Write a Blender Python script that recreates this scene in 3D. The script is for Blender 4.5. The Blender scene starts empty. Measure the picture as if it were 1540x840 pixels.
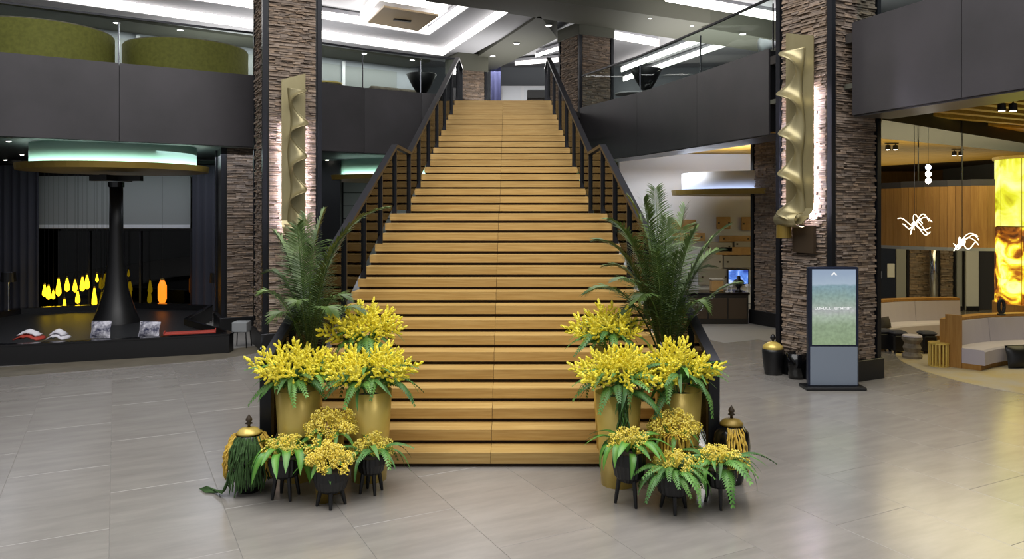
import bpy, bmesh, math, random
from mathutils import Vector, Matrix, noise as mnoise

R = random.Random(11)
scene = bpy.context.scene

# ------------------------------------------------------------------ camera, world, light
FPX, HOR, EYE = 1161.0, 316.0, 2.776
cam_data = bpy.data.cameras.new('camera')
cam_data.sensor_width = 36.0
cam_data.lens = 36.0 * FPX / 1540.0
cam_data.shift_y = -(420.0 - HOR) / 1540.0
cam_data.clip_end = 200
cam = bpy.data.objects.new('camera', cam_data)
scene.collection.objects.link(cam)
cam.location = (0, 0, EYE)
cam.rotation_euler = (math.pi / 2, 0, 0)
scene.camera = cam

world = bpy.data.worlds.new('world'); scene.world = world
world.use_nodes = True
bg = world.node_tree.nodes['Background']
bg.inputs[0].default_value = (0.93, 0.94, 1.0, 1)
bg.inputs[1].default_value = 0.36

scene.view_settings.view_transform = 'Standard'
scene.view_settings.look = 'None'
scene.view_settings.gamma = 1
scene.view_settings.use_curve_mapping = False
scene.view_settings.exposure = 0.0

def area(name, loc, size, power, col=(1, 1, 1), rot=(0, 0, 0), sy=None):
    l = bpy.data.lights.new(name, 'AREA'); l.energy = power; l.color = col
    l.size = size
    if sy: l.shape = 'RECTANGLE'; l.size_y = sy
    o = bpy.data.objects.new(name, l); scene.collection.objects.link(o)
    o.location = loc; o.rotation_euler = rot
    return o
def spot(name, loc, target, power, col=(1, 1, 1), ang=60, blend=.6, r=.05):
    l = bpy.data.lights.new(name, 'SPOT'); l.energy = power; l.color = col
    l.spot_size = math.radians(ang); l.spot_blend = blend; l.shadow_soft_size = r
    o = bpy.data.objects.new(name, l); scene.collection.objects.link(o)
    o.location = loc
    o.rotation_euler = (Vector(target) - Vector(loc)).to_track_quat('-Z', 'Y').to_euler()
    return o
# luminous ceiling of the atrium, high above the hall
area('atrium_ceiling_light', (-0.3, 6.5, 11.5), 15, 2350, (1.0, .985, .96), sy=13)
# unseen area lights of the inner rooms; uplights and rear ones are added fill
UP = (math.pi, 0, 0)
area('upper_fill_right', (6.5, 24.0, 7.0), 5, 330, (1, .98, .95), UP, sy=6)  # unseen fill, added to brighten the upper ceilings from below
area('upper_fill_stair_head', (-.2, 27.5, 6.8), 3, 120, (1, .98, .95), UP, sy=5)
area('upper_fill_left', (-7.0, 24.5, 6.9), 7, 130, (1, .98, .95), UP, sy=2)
area('lounge_ceiling_fill', (10.6, 19.0, 3.3), 6, 40, (1, .86, .5), UP, sy=1.5)  # hidden fill added behind the drum to lift the wood ceiling
area('far_room_ceiling_fill', (11.5, 26.5, 3.2), 9, 150, (1, .86, .5), UP, sy=8)  # unseen upward fill added for the far planks
area('back_wing_fill', (-3.0, 26.0, 4.1), 4, 90, (.9, 1, .95), sy=4)  # fill added for the dim rear wall
area('stair_head_fill', (.4, 30.5, 8.35), 3, 130, (1, .98, .96), sy=1.5)  # extra unseen light brightening the stair head windows
area('shop_ceiling_fill', (7.0, 20.5, 3.3), 2.5, 20, (1, .9, .7), UP, sy=2.5)  # upward fill added for the boards near the shop
area('left_wing_light', (-8.5, 18.5, 4.05), 7, 160, (.85, .9, 1), sy=4)
area('lounge_light', (10.5, 15.5, 4.1), 5, 250, (1, .86, .48), sy=6)
area('shop_light', (5.2, 20.6, 4.0), 3, 220, (.88, .92, 1), sy=2)

# ------------------------------------------------------------------ pixel helpers (photo 1540 x 840)
def P(x, y, d): return Vector(((x - 770) / FPX * d, d, EYE + (HOR - y) / FPX * d))
def PZ(x, y, z):
    d = (z - EYE) * FPX / (HOR - y)
    return Vector(((x - 770) / FPX * d, d, z))
def FL(x, y): return PZ(x, y, 0.0)

E1 = Vector((.8895, .457, 0)); NN = Vector((.457, -.8895, 0))       # building grid
GA = math.atan2(.457, .8895)

# ------------------------------------------------------------------ tagging
COL = scene.collection
def tag(o, label=None, cat=None, group=None, kind=None):
    if label: o['label'] = label
    if cat: o['category'] = cat
    if group: o['group'] = group
    if kind: o['kind'] = kind
    return o
def thing(name, loc, label, cat, rz=0, group=None):
    o = bpy.data.objects.new(name, None); COL.objects.link(o)
    o.empty_display_size = .1
    o.location = loc; o.rotation_euler = (0, 0, rz)
    return tag(o, label, cat, group)
def inst(src, parent, mtx=None):
    c = src.copy(); COL.objects.link(c); c.parent = parent
    if mtx is not None: c.matrix_basis = mtx
    return c
def obj_from(mesh, name, parent=None, mtx=None):
    o = bpy.data.objects.new(name, mesh); COL.objects.link(o)
    o.parent = parent
    if mtx is not None: o.matrix_basis = mtx
    return o

# ------------------------------------------------------------------ mesh builder
class MB:
    def __init__(s): s.v = []; s.f = []; s.c = []; s.cur = None
    def col(s, c): s.cur = c; return s
    def face(s, idx): s.f.append(tuple(idx)); s.c.append(s.cur)
    def poly(s, pts):
        b = len(s.v); s.v += [tuple(p) for p in pts]; s.face(range(b, b + len(pts))); return s
    def hexa(s, p):      # 8 points: bottom 4 ccw, top 4
        b = len(s.v); s.v += [tuple(q) for q in p]
        for f in ((3, 2, 1, 0), (4, 5, 6, 7), (0, 1, 5, 4), (1, 2, 6, 5), (2, 3, 7, 6), (3, 0, 4, 7)):
            s.face([b + i for i in f])
        return s
    def box(s, c, size, rz=0):
        hx, hy, hz = [q / 2 for q in size]; ca, sa = math.cos(rz), math.sin(rz)
        pts = []
        for z in (-hz, hz):
            for x, y in ((-hx, -hy), (hx, -hy), (hx, hy), (-hx, hy)):
                pts.append((c[0] + x * ca - y * sa, c[1] + x * sa + y * ca, c[2] + z))
        return s.hexa(pts)
    def bevbox(s, c, size, b, rz=0):
        """box with chamfered vertical and horizontal edges (three stacked rings)"""
        hx, hy, hz = [q / 2 for q in size]; ca, sa = math.cos(rz), math.sin(rz)
        def ring(ix, iy, z):
            r = []
            for x, y in ((-hx + ix, -hy), (hx - ix, -hy), (hx, -hy + iy), (hx, hy - iy), (hx - ix, hy), (-hx + ix, hy), (-hx, hy - iy), (-hx, -hy + iy)):
                r.append((x, y, z))
            return r
        def shrink(r, k): return [(x - math.copysign(k, x), y - math.copysign(k, y), z) for x, y, z in r]
        rs = [shrink(ring(b, b, -hz), b), ring(b, b, -hz + b), ring(b, b, hz - b), shrink(ring(b, b, hz), b)]
        base = len(s.v)
        for r in rs:
            for x, y, z in r: s.v.append((c[0] + x * ca - y * sa, c[1] + x * sa + y * ca, c[2] + z))
        for k in range(3):
            for i in range(8):
                j = (i + 1) % 8
                s.face((base + k * 8 + i, base + k * 8 + j, base + k * 8 + 8 + j, base + k * 8 + 8 + i))
        s.face([base + i for i in range(7, -1, -1)]); s.face([base + 24 + i for i in range(8)])
        return s
    def prism(s, poly, z0, z1):
        n = len(poly); b = len(s.v)
        s.v += [(p[0], p[1], z0) for p in poly] + [(p[0], p[1], z1) for p in poly]
        s.face(range(b + n - 1, b - 1, -1)); s.face(range(b + n, b + 2 * n))
        for i in range(n):
            j = (i + 1) % n; s.face((b + i, b + j, b + n + j, b + n + i))
        return s
    def lathe(s, prof, c=(0, 0, 0), n=24, a0=0, a1=2 * math.pi, flute=0, jitter=0):
        full = abs(a1 - a0 - 2 * math.pi) < 1e-6
        m = n if full else n + 1; b = len(s.v)
        for r, z in prof:
            for i in range(m):
                a = a0 + (a1 - a0) * i / n
                rr = r * (1 - flute * (i % 2))
                s.v.append((c[0] + rr * math.cos(a), c[1] + rr * math.sin(a), c[2] + z))
        for k in range(len(prof) - 1):
            for i in range(n):
                j = (i + 1) % m
                s.face((b + k * m + i, b + k * m + j, b + (k + 1) * m + j, b + (k + 1) * m + i))
        if not full and len(prof) > 3:
            s.face([b + k * m for k in range(len(prof))]); s.face([b + k * m + n for k in range(len(prof) - 1, -1, -1)])
        if full:
            if prof[0][0] > 1e-4: s.face([b + i for i in range(m - 1, -1, -1)])
            if prof[-1][0] > 1e-4: s.face([b + (len(prof) - 1) * m + i for i in range(m)])
        return s
    def tube(s, pts, r, n=6, cap=True):
        pts = [Vector(p) for p in pts]; b = len(s.v); k = len(pts)
        rs = r if isinstance(r, (list, tuple)) else [r] * k
        up = Vector((0, 0, 1)); prev = None
        for i, p in enumerate(pts):
            t = (pts[min(i + 1, k - 1)] - pts[max(i - 1, 0)])
            t = t.normalized() if t.length > 1e-9 else Vector((0, 0, 1))
            if prev is None:
                a = t.cross(up)
                if a.length < .05: a = t.cross(Vector((1, 0, 0)))
            else: a = prev - t * prev.dot(t)
            a.normalize(); prev = a; c = t.cross(a)
            for q in range(n):
                an = 2 * math.pi * q / n
                s.v.append(tuple(p + (a * math.cos(an) + c * math.sin(an)) * rs[i]))
        for i in range(k - 1):
            for q in range(n):
                w = (q + 1) % n
                s.face((b + i * n + q, b + i * n + w, b + (i + 1) * n + w, b + (i + 1) * n + q))
        if cap:
            s.face([b + q for q in range(n - 1, -1, -1)]); s.face([b + (k - 1) * n + q for q in range(n)])
        return s
    def sweep_rect(s, pts, w, h):
        """flat bar along pts; width horizontal, height vertical"""
        pts = [Vector(p) for p in pts]; b = len(s.v); k = len(pts)
        for i, p in enumerate(pts):
            t = (pts[min(i + 1, k - 1)] - pts[max(i - 1, 0)]); side = Vector((t.y, -t.x, 0)).normalized()
            for a, c in ((-1, -1), (1, -1), (1, 1), (-1, 1)):
                s.v.append(tuple(p + side * (a * w / 2) + Vector((0, 0, c * h / 2))))
        for i in range(k - 1):
            for q in range(4):
                e = (q + 1) % 4
                s.face((b + i * 4 + q, b + i * 4 + e, b + i * 4 + 4 + e, b + i * 4 + 4 + q))
        s.face((b + 3, b + 2, b + 1, b)); s.face([b + (k - 1) * 4 + q for q in range(4)])
        return s
    def wallseg(s, p, q, th, z0, z1, side=1):
        """vertical slab from p to q, thickness to one side"""
        d = Vector((q[0] - p[0], q[1] - p[1], 0)).normalized(); nrm = Vector((-d.y, d.x, 0)) * th * side
        a, b2 = Vector((p[0], p[1], 0)), Vector((q[0], q[1], 0))
        quad = [a, b2, b2 + nrm, a + nrm]
        if side < 0: quad.reverse()
        return s.prism(quad, z0, z1)
    def mesh(s, name, mat, smooth=False, loc=None):
        me = bpy.data.meshes.new(name)
        v = s.v if loc is None else [(x - loc[0], y - loc[1], z - loc[2]) for x, y, z in s.v]
        me.from_pydata(v, [], s.f); me.validate(); me.update()
        if isinstance(mat, (list, tuple)):
            for m in mat: me.materials.append(m)
        elif mat: me.materials.append(mat)
        if any(c is not None for c in s.c) and len(me.polygons) == len(s.f):
            at = me.color_attributes.new('tint', 'FLOAT_COLOR', 'CORNER')
            i = 0
            for p, c in zip(me.polygons, s.c):
                c = c or (1, 1, 1)
                for _ in range(p.loop_total): at.data[i].color = (c[0], c[1], c[2], 1); i += 1
        if smooth:
            for p in me.polygons: p.use_smooth = True
        return me
    def build(s, name, mat, parent=None, smooth=False, loc=None):
        o = bpy.data.objects.new(name, s.mesh(name, mat, smooth, loc)); COL.objects.link(o)
        o.parent = parent
        if loc is not None: o.location = loc
        if smooth == 'auto':
            pass
        return o
def fixn(o):
    bm = bmesh.new(); bm.from_mesh(o.data); bmesh.ops.recalc_face_normals(bm, faces=bm.faces); bm.to_mesh(o.data); bm.free(); return o

# ------------------------------------------------------------------ materials
def srgb(h):
    h = h.lstrip('#'); out = []
    for i in (0, 2, 4):
        c = int(h[i:i + 2], 16) / 255
        out.append(c / 12.92 if c <= .04045 else ((c + .055) / 1.055) ** 2.4)
    return (*out, 1)
M = {}
def mat(name, col, rough=.5, metal=0, spec=.5, emit=None, estr=0, var=0, vscale=8, stretch=(1, 1, 1), col2=None, bump=0, bscale=40, rnd=0, tint=False, trans=0, coat=0):
    m = bpy.data.materials.new(name); m.use_nodes = True; nt = m.node_tree; N = nt.nodes; L = nt.links
    b = N['Principled BSDF']
    c = srgb(col) if isinstance(col, str) else col
    b.inputs['Base Color'].default_value = c
    b.inputs['Roughness'].default_value = rough; b.inputs['Metallic'].default_value = metal
    b.inputs['Specular IOR Level'].default_value = spec
    if coat: b.inputs['Coat Weight'].default_value = coat; b.inputs['Coat Roughness'].default_value = .22
    if trans: b.inputs['Transmission Weight'].default_value = trans
    if emit:
        b.inputs['Emission Color'].default_value = srgb(emit); b.inputs['Emission Strength'].default_value = estr
    tc = None
    out = None
    if col2 is not None or var or bump:
        tc = N.new('ShaderNodeTexCoord'); mp = N.new('ShaderNodeMapping'); mp.inputs['Scale'].default_value = stretch
        L.new(tc.outputs['Object'], mp.inputs[0])
        if rnd:
            oi = N.new('ShaderNodeObjectInfo'); mul = N.new('ShaderNodeVectorMath'); mul.operation = 'SCALE'
            mul.inputs[0].default_value = (37, 17, 53); L.new(oi.outputs['Random'], mul.inputs['Scale'])
            L.new(mul.outputs[0], mp.inputs['Location'])
    if col2 is not None:
        nz = N.new('ShaderNodeTexNoise'); nz.inputs['Scale'].default_value = vscale; nz.inputs['Detail'].default_value = 6; nz.inputs['Roughness'].default_value = .6
        L.new(mp.outputs[0], nz.inputs[0])
        cr = N.new('ShaderNodeValToRGB'); cr.color_ramp.elements[0].position = .36; cr.color_ramp.elements[1].position = .66
        cr.color_ramp.elements[0].color = c; cr.color_ramp.elements[1].color = srgb(col2)
        L.new(nz.outputs[0], cr.inputs[0]); out = cr.outputs[0]
    if rnd:
        oi2 = N.new('ShaderNodeObjectInfo'); mr = N.new('ShaderNodeMapRange'); mr.inputs[3].default_value = 1 - rnd; mr.inputs[4].default_value = 1 + rnd
        L.new(oi2.outputs['Random'], mr.inputs[0])
        hs = N.new('ShaderNodeHueSaturation'); L.new(mr.outputs[0], hs.inputs['Value'])
        if out: L.new(out, hs.inputs['Color'])
        else: hs.inputs['Color'].default_value = c
        out = hs.outputs[0]
    if tint:
        at = N.new('ShaderNodeAttribute'); at.attribute_name = 'tint'
        mx = N.new('ShaderNodeMix'); mx.data_type = 'RGBA'; mx.blend_type = 'MULTIPLY'; mx.inputs[0].default_value = 1
        if out: L.new(out, mx.inputs[6])
        else: mx.inputs[6].default_value = c
        L.new(at.outputs[0], mx.inputs[7]); out = mx.outputs[2]
    if out: L.new(out, b.inputs['Base Color'])
    if bump:
        nb = N.new('ShaderNodeTexNoise'); nb.inputs['Scale'].default_value = bscale; nb.inputs['Detail'].default_value = 4
        L.new(mp.outputs[0], nb.inputs[0]); bp = N.new('ShaderNodeBump'); bp.inputs['Strength'].default_value = bump; bp.inputs['Distance'].default_value = .01
        L.new(nb.outputs[0], bp.inputs['Height']); L.new(bp.outputs[0], b.inputs['Normal'])
    M[name] = m
    return m
def emis(name, col, s):
    return mat(name, '#101010', .5, emit=col, estr=s)
def pane_mat(name, tint, ior=1.5, rough=0.0):
    """thin architectural glass: Fresnel mirror over a clear see-through sheet"""
    m = bpy.data.materials.new(name); m.use_nodes = True; nt = m.node_tree; N = nt.nodes; L = nt.links
    N.remove(N['Principled BSDF']); o = N['Material Output']
    fr = N.new('ShaderNodeFresnel'); fr.inputs[0].default_value = ior
    gl = N.new('ShaderNodeBsdfGlossy'); gl.inputs['Roughness'].default_value = rough
    tr = N.new('ShaderNodeBsdfTransparent'); tr.inputs[0].default_value = srgb(tint)
    mx = N.new('ShaderNodeMixShader'); L.new(fr.outputs[0], mx.inputs[0]); L.new(tr.outputs[0], mx.inputs[1]); L.new(gl.outputs[0], mx.inputs[2])
    L.new(mx.outputs[0], o.inputs[0]); M[name] = m
    return m

mat('floor_tile', '#8e8984', .24, col2='#9b9690', vscale=2.6, stretch=(.5, 2.2, 1), rnd=.018, bump=.02, bscale=9, spec=1.0, coat=.55)
mat('floor_joint', '#8c8985', .6)
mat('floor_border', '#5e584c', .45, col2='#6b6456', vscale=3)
mat('wood', '#b08c4e', .42, col2='#c6a566', vscale=3.2, stretch=(.5, 7, 12), rnd=.07, bump=.02, bscale=12)
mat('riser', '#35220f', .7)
mat('steel_dark', '#26272c', .38, metal=.55)
mat('rail_steel', '#34343a', .32, metal=.7)
mat('fascia', '#454245', .42, metal=.25, col2='#3b393b', vscale=.7)
mat('fascia_edge', '#6d6e70', .35, metal=.5)
mat('black', '#121214', .4)
mat('black_gloss', '#0c0c0e', .15)
mat('stone', '#7f7268', .85, tint=True, col2='#9a8b7d', vscale=14, bump=.35, bscale=60)
mat('brass', '#a89e7a', .36, metal=.6, col2='#958a64', vscale=2, stretch=(1, 1, .2))
mat('brass_dark', '#8c7432', .42, metal=.35)
mat('panel_brown', '#77664c', .5, metal=.2)
mat('bronze', '#806c34', .45, metal=.35)
mat('gold_pot', '#e2c76c', .30, metal=.28, col2='#d8ba5c', vscale=2)
mat('plaster_white', '#d8d9dc', .8)
mat('plaster_grey', '#8f9294', .85)
mat('ceiling_white', '#b9b9bd', .85)
mat('ceiling_mid', '#8f8f94', .85)
mat('beam_olive', '#55554a', .7)
mat('soffit_dark', '#22282c', .6)
mat('mint', '#b4dccb', .8)
mat('carpet', '#3a3634', .95)
mat('drape', '#3b3c46', .85)
mat('drape_navy', '#42456a', .85)
mat('blind', '#8d9190', .85)
mat('wall_blue', '#a3a8ae', .85)
mat('blind_pale', '#d2d5da', .85)
mat('green_seat', '#86823a', .8, col2='#747030', vscale=12)
mat('seat_pale', '#b6b0ba', .9, bump=.1, bscale=120)
mat('wood_ceiling', '#ae862c', .5, col2='#c29a3c', vscale=3, stretch=(1, 9, 4), rnd=.08)
mat('wood_wall', '#a87d40', .5, col2='#94692f', vscale=2.5, stretch=(9, 9, .6), rnd=.08)
mat('gloss_panel', '#5f6863', .22, metal=.3, bump=.25, bscale=2.5)
mat('leaf_palm', '#42592c', .42, col2='#647c3e', vscale=5, rnd=.2)
mat('stem_palm', '#6d7a3c', .6)
mat('leaf_fern', '#44762f', .5, col2='#72a24c', vscale=6, rnd=.25)
mat('leaf_dark', '#37602f', .55, col2='#56853f', vscale=6, rnd=.2)
mat('leaf_broad', '#4f8034', .42, tint=True, rnd=.15)
mat('mimosa', '#f0de26', .7, col2='#f7ec62', vscale=20, rnd=.06)
mat('dried', '#efd63c', .8, col2='#f8e884', vscale=20, rnd=.12)
mat('amaranth_gold', '#c9a236', .85, col2='#dfbe58', vscale=25)
mat('amaranth_green', '#2f4a22', .85, col2='#456634', vscale=25)
mat('stem_green', '#4b6a34', .7)
mat('soil', '#231a12', .95)
mat('screen_frame', '#232a3e', .3, metal=.4)
mat('kiosk_grey', '#8a95a4', .4, metal=.3)
mat('lamp_white', '#e8e8ee', .6)
mat('red', '#a8392a', .6)
mat('white_cloth', '#d6d3da', .9)
mat('blue_white', '#23264a', .8, col2='#e8e6f0', vscale=9)
mat('counter_dark', '#1f1c18', .3)
mat('stool_stone', '#8f8575', .7, col2='#6c6455', vscale=8)
mat('rug', '#aea79a', .9, col2='#b5a169', vscale=1.1, stretch=(1, 1, 1))
mat('chrome', '#b9bcc4', .15, metal=1)
mat('wood_dark', '#3c2f20', .5)
mat('paper_board', '#a9a293', .8, rnd=.2)
mat('board_wood', '#a27a45', .6, col2='#bb9660', vscale=3, rnd=.25)
pane_mat('glass', '#eef5f2', 1.26)
pane_mat('glass_balcony', '#f2f7f5', 1.05)
pane_mat('glass_dark', '#3a4046', 1.6)
emis('cove', '#fdf8f2', 5)
emis('downlight', '#fff4e2', 14)
emis('mint_led', '#daf7ea', 7)
emis('blue_led', '#c4d6ff', 3)
emis('wash_led', '#ece6ff', 170)
emis('amber', '#ffd21e', 3.2)
emis('amber_red', '#ff8a1e', 1.4)
emis('chandelier', '#fff6d8', 3)
emis('uplight', '#dfe6ff', 3)
emis('text_white', '#ffffff', .9)
# onyx: backlit translucent stone, veins by noise; the upper drum is lime yellow
def onyx_mat(name, cols, strength, scale):
    m = bpy.data.materials.new(name); m.use_nodes = True; nt = m.node_tree; N = nt.nodes; L = nt.links
    b = N['Principled BSDF']; tc = N.new('ShaderNodeTexCoord'); nz = N.new('ShaderNodeTexNoise')
    nz.inputs['Scale'].default_value = scale; nz.inputs['Detail'].default_value = 5; nz.inputs['Distortion'].default_value = 1.2
    L.new(tc.outputs['Object'], nz.inputs[0]); cr = N.new('ShaderNodeValToRGB'); L.new(nz.outputs[0], cr.inputs[0])
    e = cr.color_ramp.elements; e[0].position, e[0].color = cols[0][0], srgb(cols[0][1]); e[1].position, e[1].color = cols[-1][0], srgb(cols[-1][1])
    for p, c in cols[1:-1]:
        q = e.new(p); q.color = srgb(c)
    b.inputs['Base Color'].default_value = (.05, .04, .02, 1); b.inputs['Roughness'].default_value = .25
    L.new(cr.outputs[0], b.inputs['Emission Color']); b.inputs['Emission Strength'].default_value = strength
    M[name] = m
onyx_mat('onyx_lime', [(.3, '#9a8c10'), (.45, '#cfd028'), (.7, '#f4f39a')], 1.4, 1.8)
onyx_mat('onyx_brown', [(.40, '#3a1606'), (.49, '#8a4a0e'), (.57, '#e6c32a'), (.67, '#fbf58a')], 1.9, 2.2)
# kiosk screen: sky, hills and forest by height (object space, metres)
def screen_mat():
    m = bpy.data.materials.new('screen'); m.use_nodes = True; nt = m.node_tree; N = nt.nodes; L = nt.links
    b = N['Principled BSDF']; tc = N.new('ShaderNodeTexCoord'); sp = N.new('ShaderNodeSeparateXYZ'); L.new(tc.outputs['Generated'], sp.inputs[0])
    nz = N.new('ShaderNodeTexNoise'); nz.inputs['Scale'].default_value = 7; nz.inputs['Detail'].default_value = 8; L.new(tc.outputs['Object'], nz.inputs[0])
    ma = N.new('ShaderNodeMath'); ma.operation = 'MULTIPLY_ADD'; ma.inputs[1].default_value = .10; L.new(nz.outputs[0], ma.inputs[0]); L.new(sp.outputs['Z'], ma.inputs[2])
    cr = N.new('ShaderNodeValToRGB'); L.new(ma.outputs[0], cr.inputs[0])
    e = cr.color_ramp.elements; e[0].position = 0; e[0].color = srgb('#869a76'); e[1].position = 1; e[1].color = srgb('#8fa0b6')
    for p, c in ((.30, '#86997c'), (.42, '#9fae9c'), (.50, '#a5a9a8'), (.56, '#94a398'), (.68, '#839b94'), (.82, '#7a96a0'), (.855, '#9fb0c0')):
        q = e.new(p); q.color = srgb(c)
    n2 = N.new('ShaderNodeTexNoise'); n2.inputs['Scale'].default_value = 22; n2.inputs['Detail'].default_value = 6; L.new(tc.outputs['Object'], n2.inputs[0])
    mr = N.new('ShaderNodeMapRange'); mr.inputs[1].default_value = .3; mr.inputs[2].default_value = .7; mr.inputs[3].default_value = .84; mr.inputs[4].default_value = 1.16; L.new(n2.outputs[0], mr.inputs[0])
    # the mottling belongs to the landscape, not to the sky above it
    lt = N.new('ShaderNodeMath'); lt.operation = 'LESS_THAN'; lt.inputs[1].default_value = .78; L.new(sp.outputs['Z'], lt.inputs[0])
    mv = N.new('ShaderNodeMix'); mv.inputs[2].default_value = 1; L.new(lt.outputs[0], mv.inputs[0]); L.new(mr.outputs[0], mv.inputs[3])
    hs = N.new('ShaderNodeHueSaturation'); L.new(cr.outputs[0], hs.inputs['Color']); L.new(mv.outputs[0], hs.inputs['Value'])
    b.inputs['Base Color'].default_value = (.02, .02, .02, 1); b.inputs['Roughness'].default_value = .2
    L.new(hs.outputs[0], b.inputs['Emission Color']); b.inputs['Emission Strength'].default_value = 1.0
    M['screen'] = m
screen_mat()

# ================================================================== FLOOR
fl = tag(MB().prism([(-20, -6), (20, -6), (20, 36), (-20, 36)], -.2, -.006).build('floor', M['floor_tile']), kind='structure')
TW, TL, GAP = .95, 1.9, .003
tm = MB().bevbox((0, 0, -.006), (TW - GAP, TL - GAP, .012), .0015).mesh('tile', M['floor_tile'])
joint = tag(MB().prism([(-14, 3), (15, 3), (15, 19), (-14, 19)], -.0058, -.0045).build('joint_bed', M['floor_joint'], fl), kind='stuff')
for a in range(-20, 24):
    for b in range(-12, 8):
        u = -.045 + (a + .5) * TW; w = (b + (.5 if a % 2 else 0)) * TL
        c = E1 * u + NN * w
        if c.y < 4.4 or c.y > 16.2: continue
        if abs(c.x) > .70 * c.y + 2.4: continue
        if -2.0 < c.x < 1.6 and c.y > 9.6: continue
        if math.hypot(c.x - 10.3, c.y - 13.9) < 2.4: continue
        obj_from(tm, 'tile', fl, Matrix.Translation(c) @ Matrix.Rotation(GA + 0, 4, 'Z'))
# darker border band of the left wing
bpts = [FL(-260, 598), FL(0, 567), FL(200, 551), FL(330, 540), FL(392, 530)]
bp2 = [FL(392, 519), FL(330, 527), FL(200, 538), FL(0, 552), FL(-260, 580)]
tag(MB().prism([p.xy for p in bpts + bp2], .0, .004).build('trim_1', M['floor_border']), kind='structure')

# ================================================================== MEZZANINE SLAB, FASCIAS
FT, FB = 5.75, 4.17
LP = [(-14.2, 11.35), (-11.2, 13.5), (-7.95, 15.62), (-5.45, 17.2), (-3.6, 18.75), (-2.3, 19.6), (-1.45, 19.95)]
RP = [(1.02, 19.97), (2.0, 22.5), (3.2, 19.6), (4.05, 16.8), (4.75, 14.2)]
RP2 = [(5.42, 12.25), (6.05, 10.35), (6.75, 8.2), (7.6, 5.6)]
def fascia(name, pts, th, edge=True, zb=FB):
    root = MB()
    for p, q in zip(pts, pts[1:]): root.wallseg(p, q, th * .6, zb + .05, FT - .04, 1)
    o = tag(root.build(name, M['black']), kind='structure')
    for p, q in zip(pts, pts[1:]):
        d = (Vector(q) - Vector(p)).normalized() * .006; nrm = Vector((-d.y, d.x)).normalized() * -.03
        a = Vector(p) + d + nrm; b = Vector(q) - d + nrm
        MB().wallseg(a, b, .03, zb, FT, 1).build('panel', M['fascia'], o)
    return o
fascia('wall_balcony_left', LP, .2)
fascia('wall_balcony_right', RP[1:], .2)
fascia('wall_balcony_far_right', RP2, .2, zb=4.28)
# slab (upper floor) and soffits
left_poly = LP + [(-.25, 19.95), (-.25, 36), (-20, 36), (-20, 11)]
right_poly = [(-.25, 19.95)] + RP + [(5.0, 13.3), (5.42, 12.25)] + RP2[1:] + [(20, 5.6), (20, 36), (-.25, 36)]
def ngon_slab(name, poly, z0, z1, m):
    return tag(fixn(MB().prism(poly, z0, z1).build(name, m)), kind='structure')
def inset_back(poly, k=.1): return poly
ngon_slab('floor_mezzanine_left', left_poly, 5.45, 5.6, M['carpet'])
ngon_slab('floor_mezzanine_right', right_poly, 5.45, 5.6, M['carpet'])
ngon_slab('ceiling_left', LP + [(-.25, 19.95), (-.25, 34), (-20, 34), (-20, 11)], 4.22, 4.3, M['soffit_dark'])
ngon_slab('ceiling_right', [(-.25, 19.95)] + RP + [(5.0, 13.3), (5.42, 12.25)] + RP2[1:] + [(20, 5.6), (20, 36), (-.25, 36)], 4.72, 4.8, M['beam_olive'])
# grey lip under the fascias
def lip(name, pts, w, z, m, side=1):
    mb = MB()
    for p, q in zip(pts, pts[1:]): mb.wallseg(p, q, w, z - .04, z, side)
    return tag(mb.build(name, m), kind='structure')
lip('trim_2', LP, .35, FB + .03, M['soffit_dark'])
lip('trim_3', RP[1:], .75, FB + .02, M['fascia'])
lip('trim_4', RP2, .75, 4.29, M['fascia'])

# glass balustrades above the fascias
def balustrade(pts, label, n_sub=1):
    t = thing('glass_balustrade', (pts[0][0], pts[0][1], FT), label, 'balustrade')
    o = Vector((pts[0][0], pts[0][1], FT)); shift = .06
    pp = []
    for i, p in enumerate(pts):
        a = Vector(pts[max(i - 1, 0)]); b = Vector(pts[min(i + 1, len(pts) - 1)]); d = (b - a).normalized()
        q = Vector(p) + Vector((-d.y, d.x)) * shift; pp.append(q)
    for p, q in zip(pp, pp[1:]):
        d = (q - p).normalized() * .015
        MB().wallseg(p + d - o.xy, q - d - o.xy, .012, -.03, .93, 1).build('pane', M['glass_balcony'], t)
        MB().box((q.x - o.x, q.y - o.y, .4), (.025, .025, .86)).build('clamp', M['chrome'], t)
    MB().sweep_rect([(q.x - o.x, q.y - o.y, .95) for q in pp], .05, .04).build('handrail', M['steel_dark'], t)
balustrade(LP, 'frameless glass balustrade on the curved dark balcony in front of the green booths')
balustrade(RP[1:], 'frameless glass balustrade on the slanting balcony between stair top and digital kiosk pillar')
balustrade(RP2, 'frameless glass balustrade on the balcony above the round lounge')

# ================================================================== WALLS (lower floor)
def wall(name, x0, x1, y, z0, z1, m, th=.2):
    return tag(MB().box(((x0 + x1) / 2, y + th / 2, (z0 + z1) / 2), (x1 - x0, th, z1 - z0)).build(name, m), kind='structure')
wall('wall_left_back', -20, -4.9, 22.0, 0, 4.2, M['black'])
wall('wall_back', -4.9, 3.2, 30, 0, 4.2, M['plaster_grey'])
wall('wall_shop', 3.2, 8.6, 23.0, 0, 4.45, M['plaster_white'])
wall('wall_right_back', 8.6, 20, 21.6, 0, 3.25, M['drape'])
wall('wall_right_far', 3.2, 20, 35.5, 0, 4.8, M['wood_wall'])
tag(MB().box((-19.9, 15, 4), (.2, 44, 8)).build('wall_left', M['plaster_grey']), kind='structure')
tag(MB().box((19.9, 15, 4), (.2, 44, 8)).build('wall_right', M['plaster_grey']), kind='structure')
# upper floor walls
wall('wall_upper_back', -6, 20, 35, 5.6, 9.4, M['wall_blue'])

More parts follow.
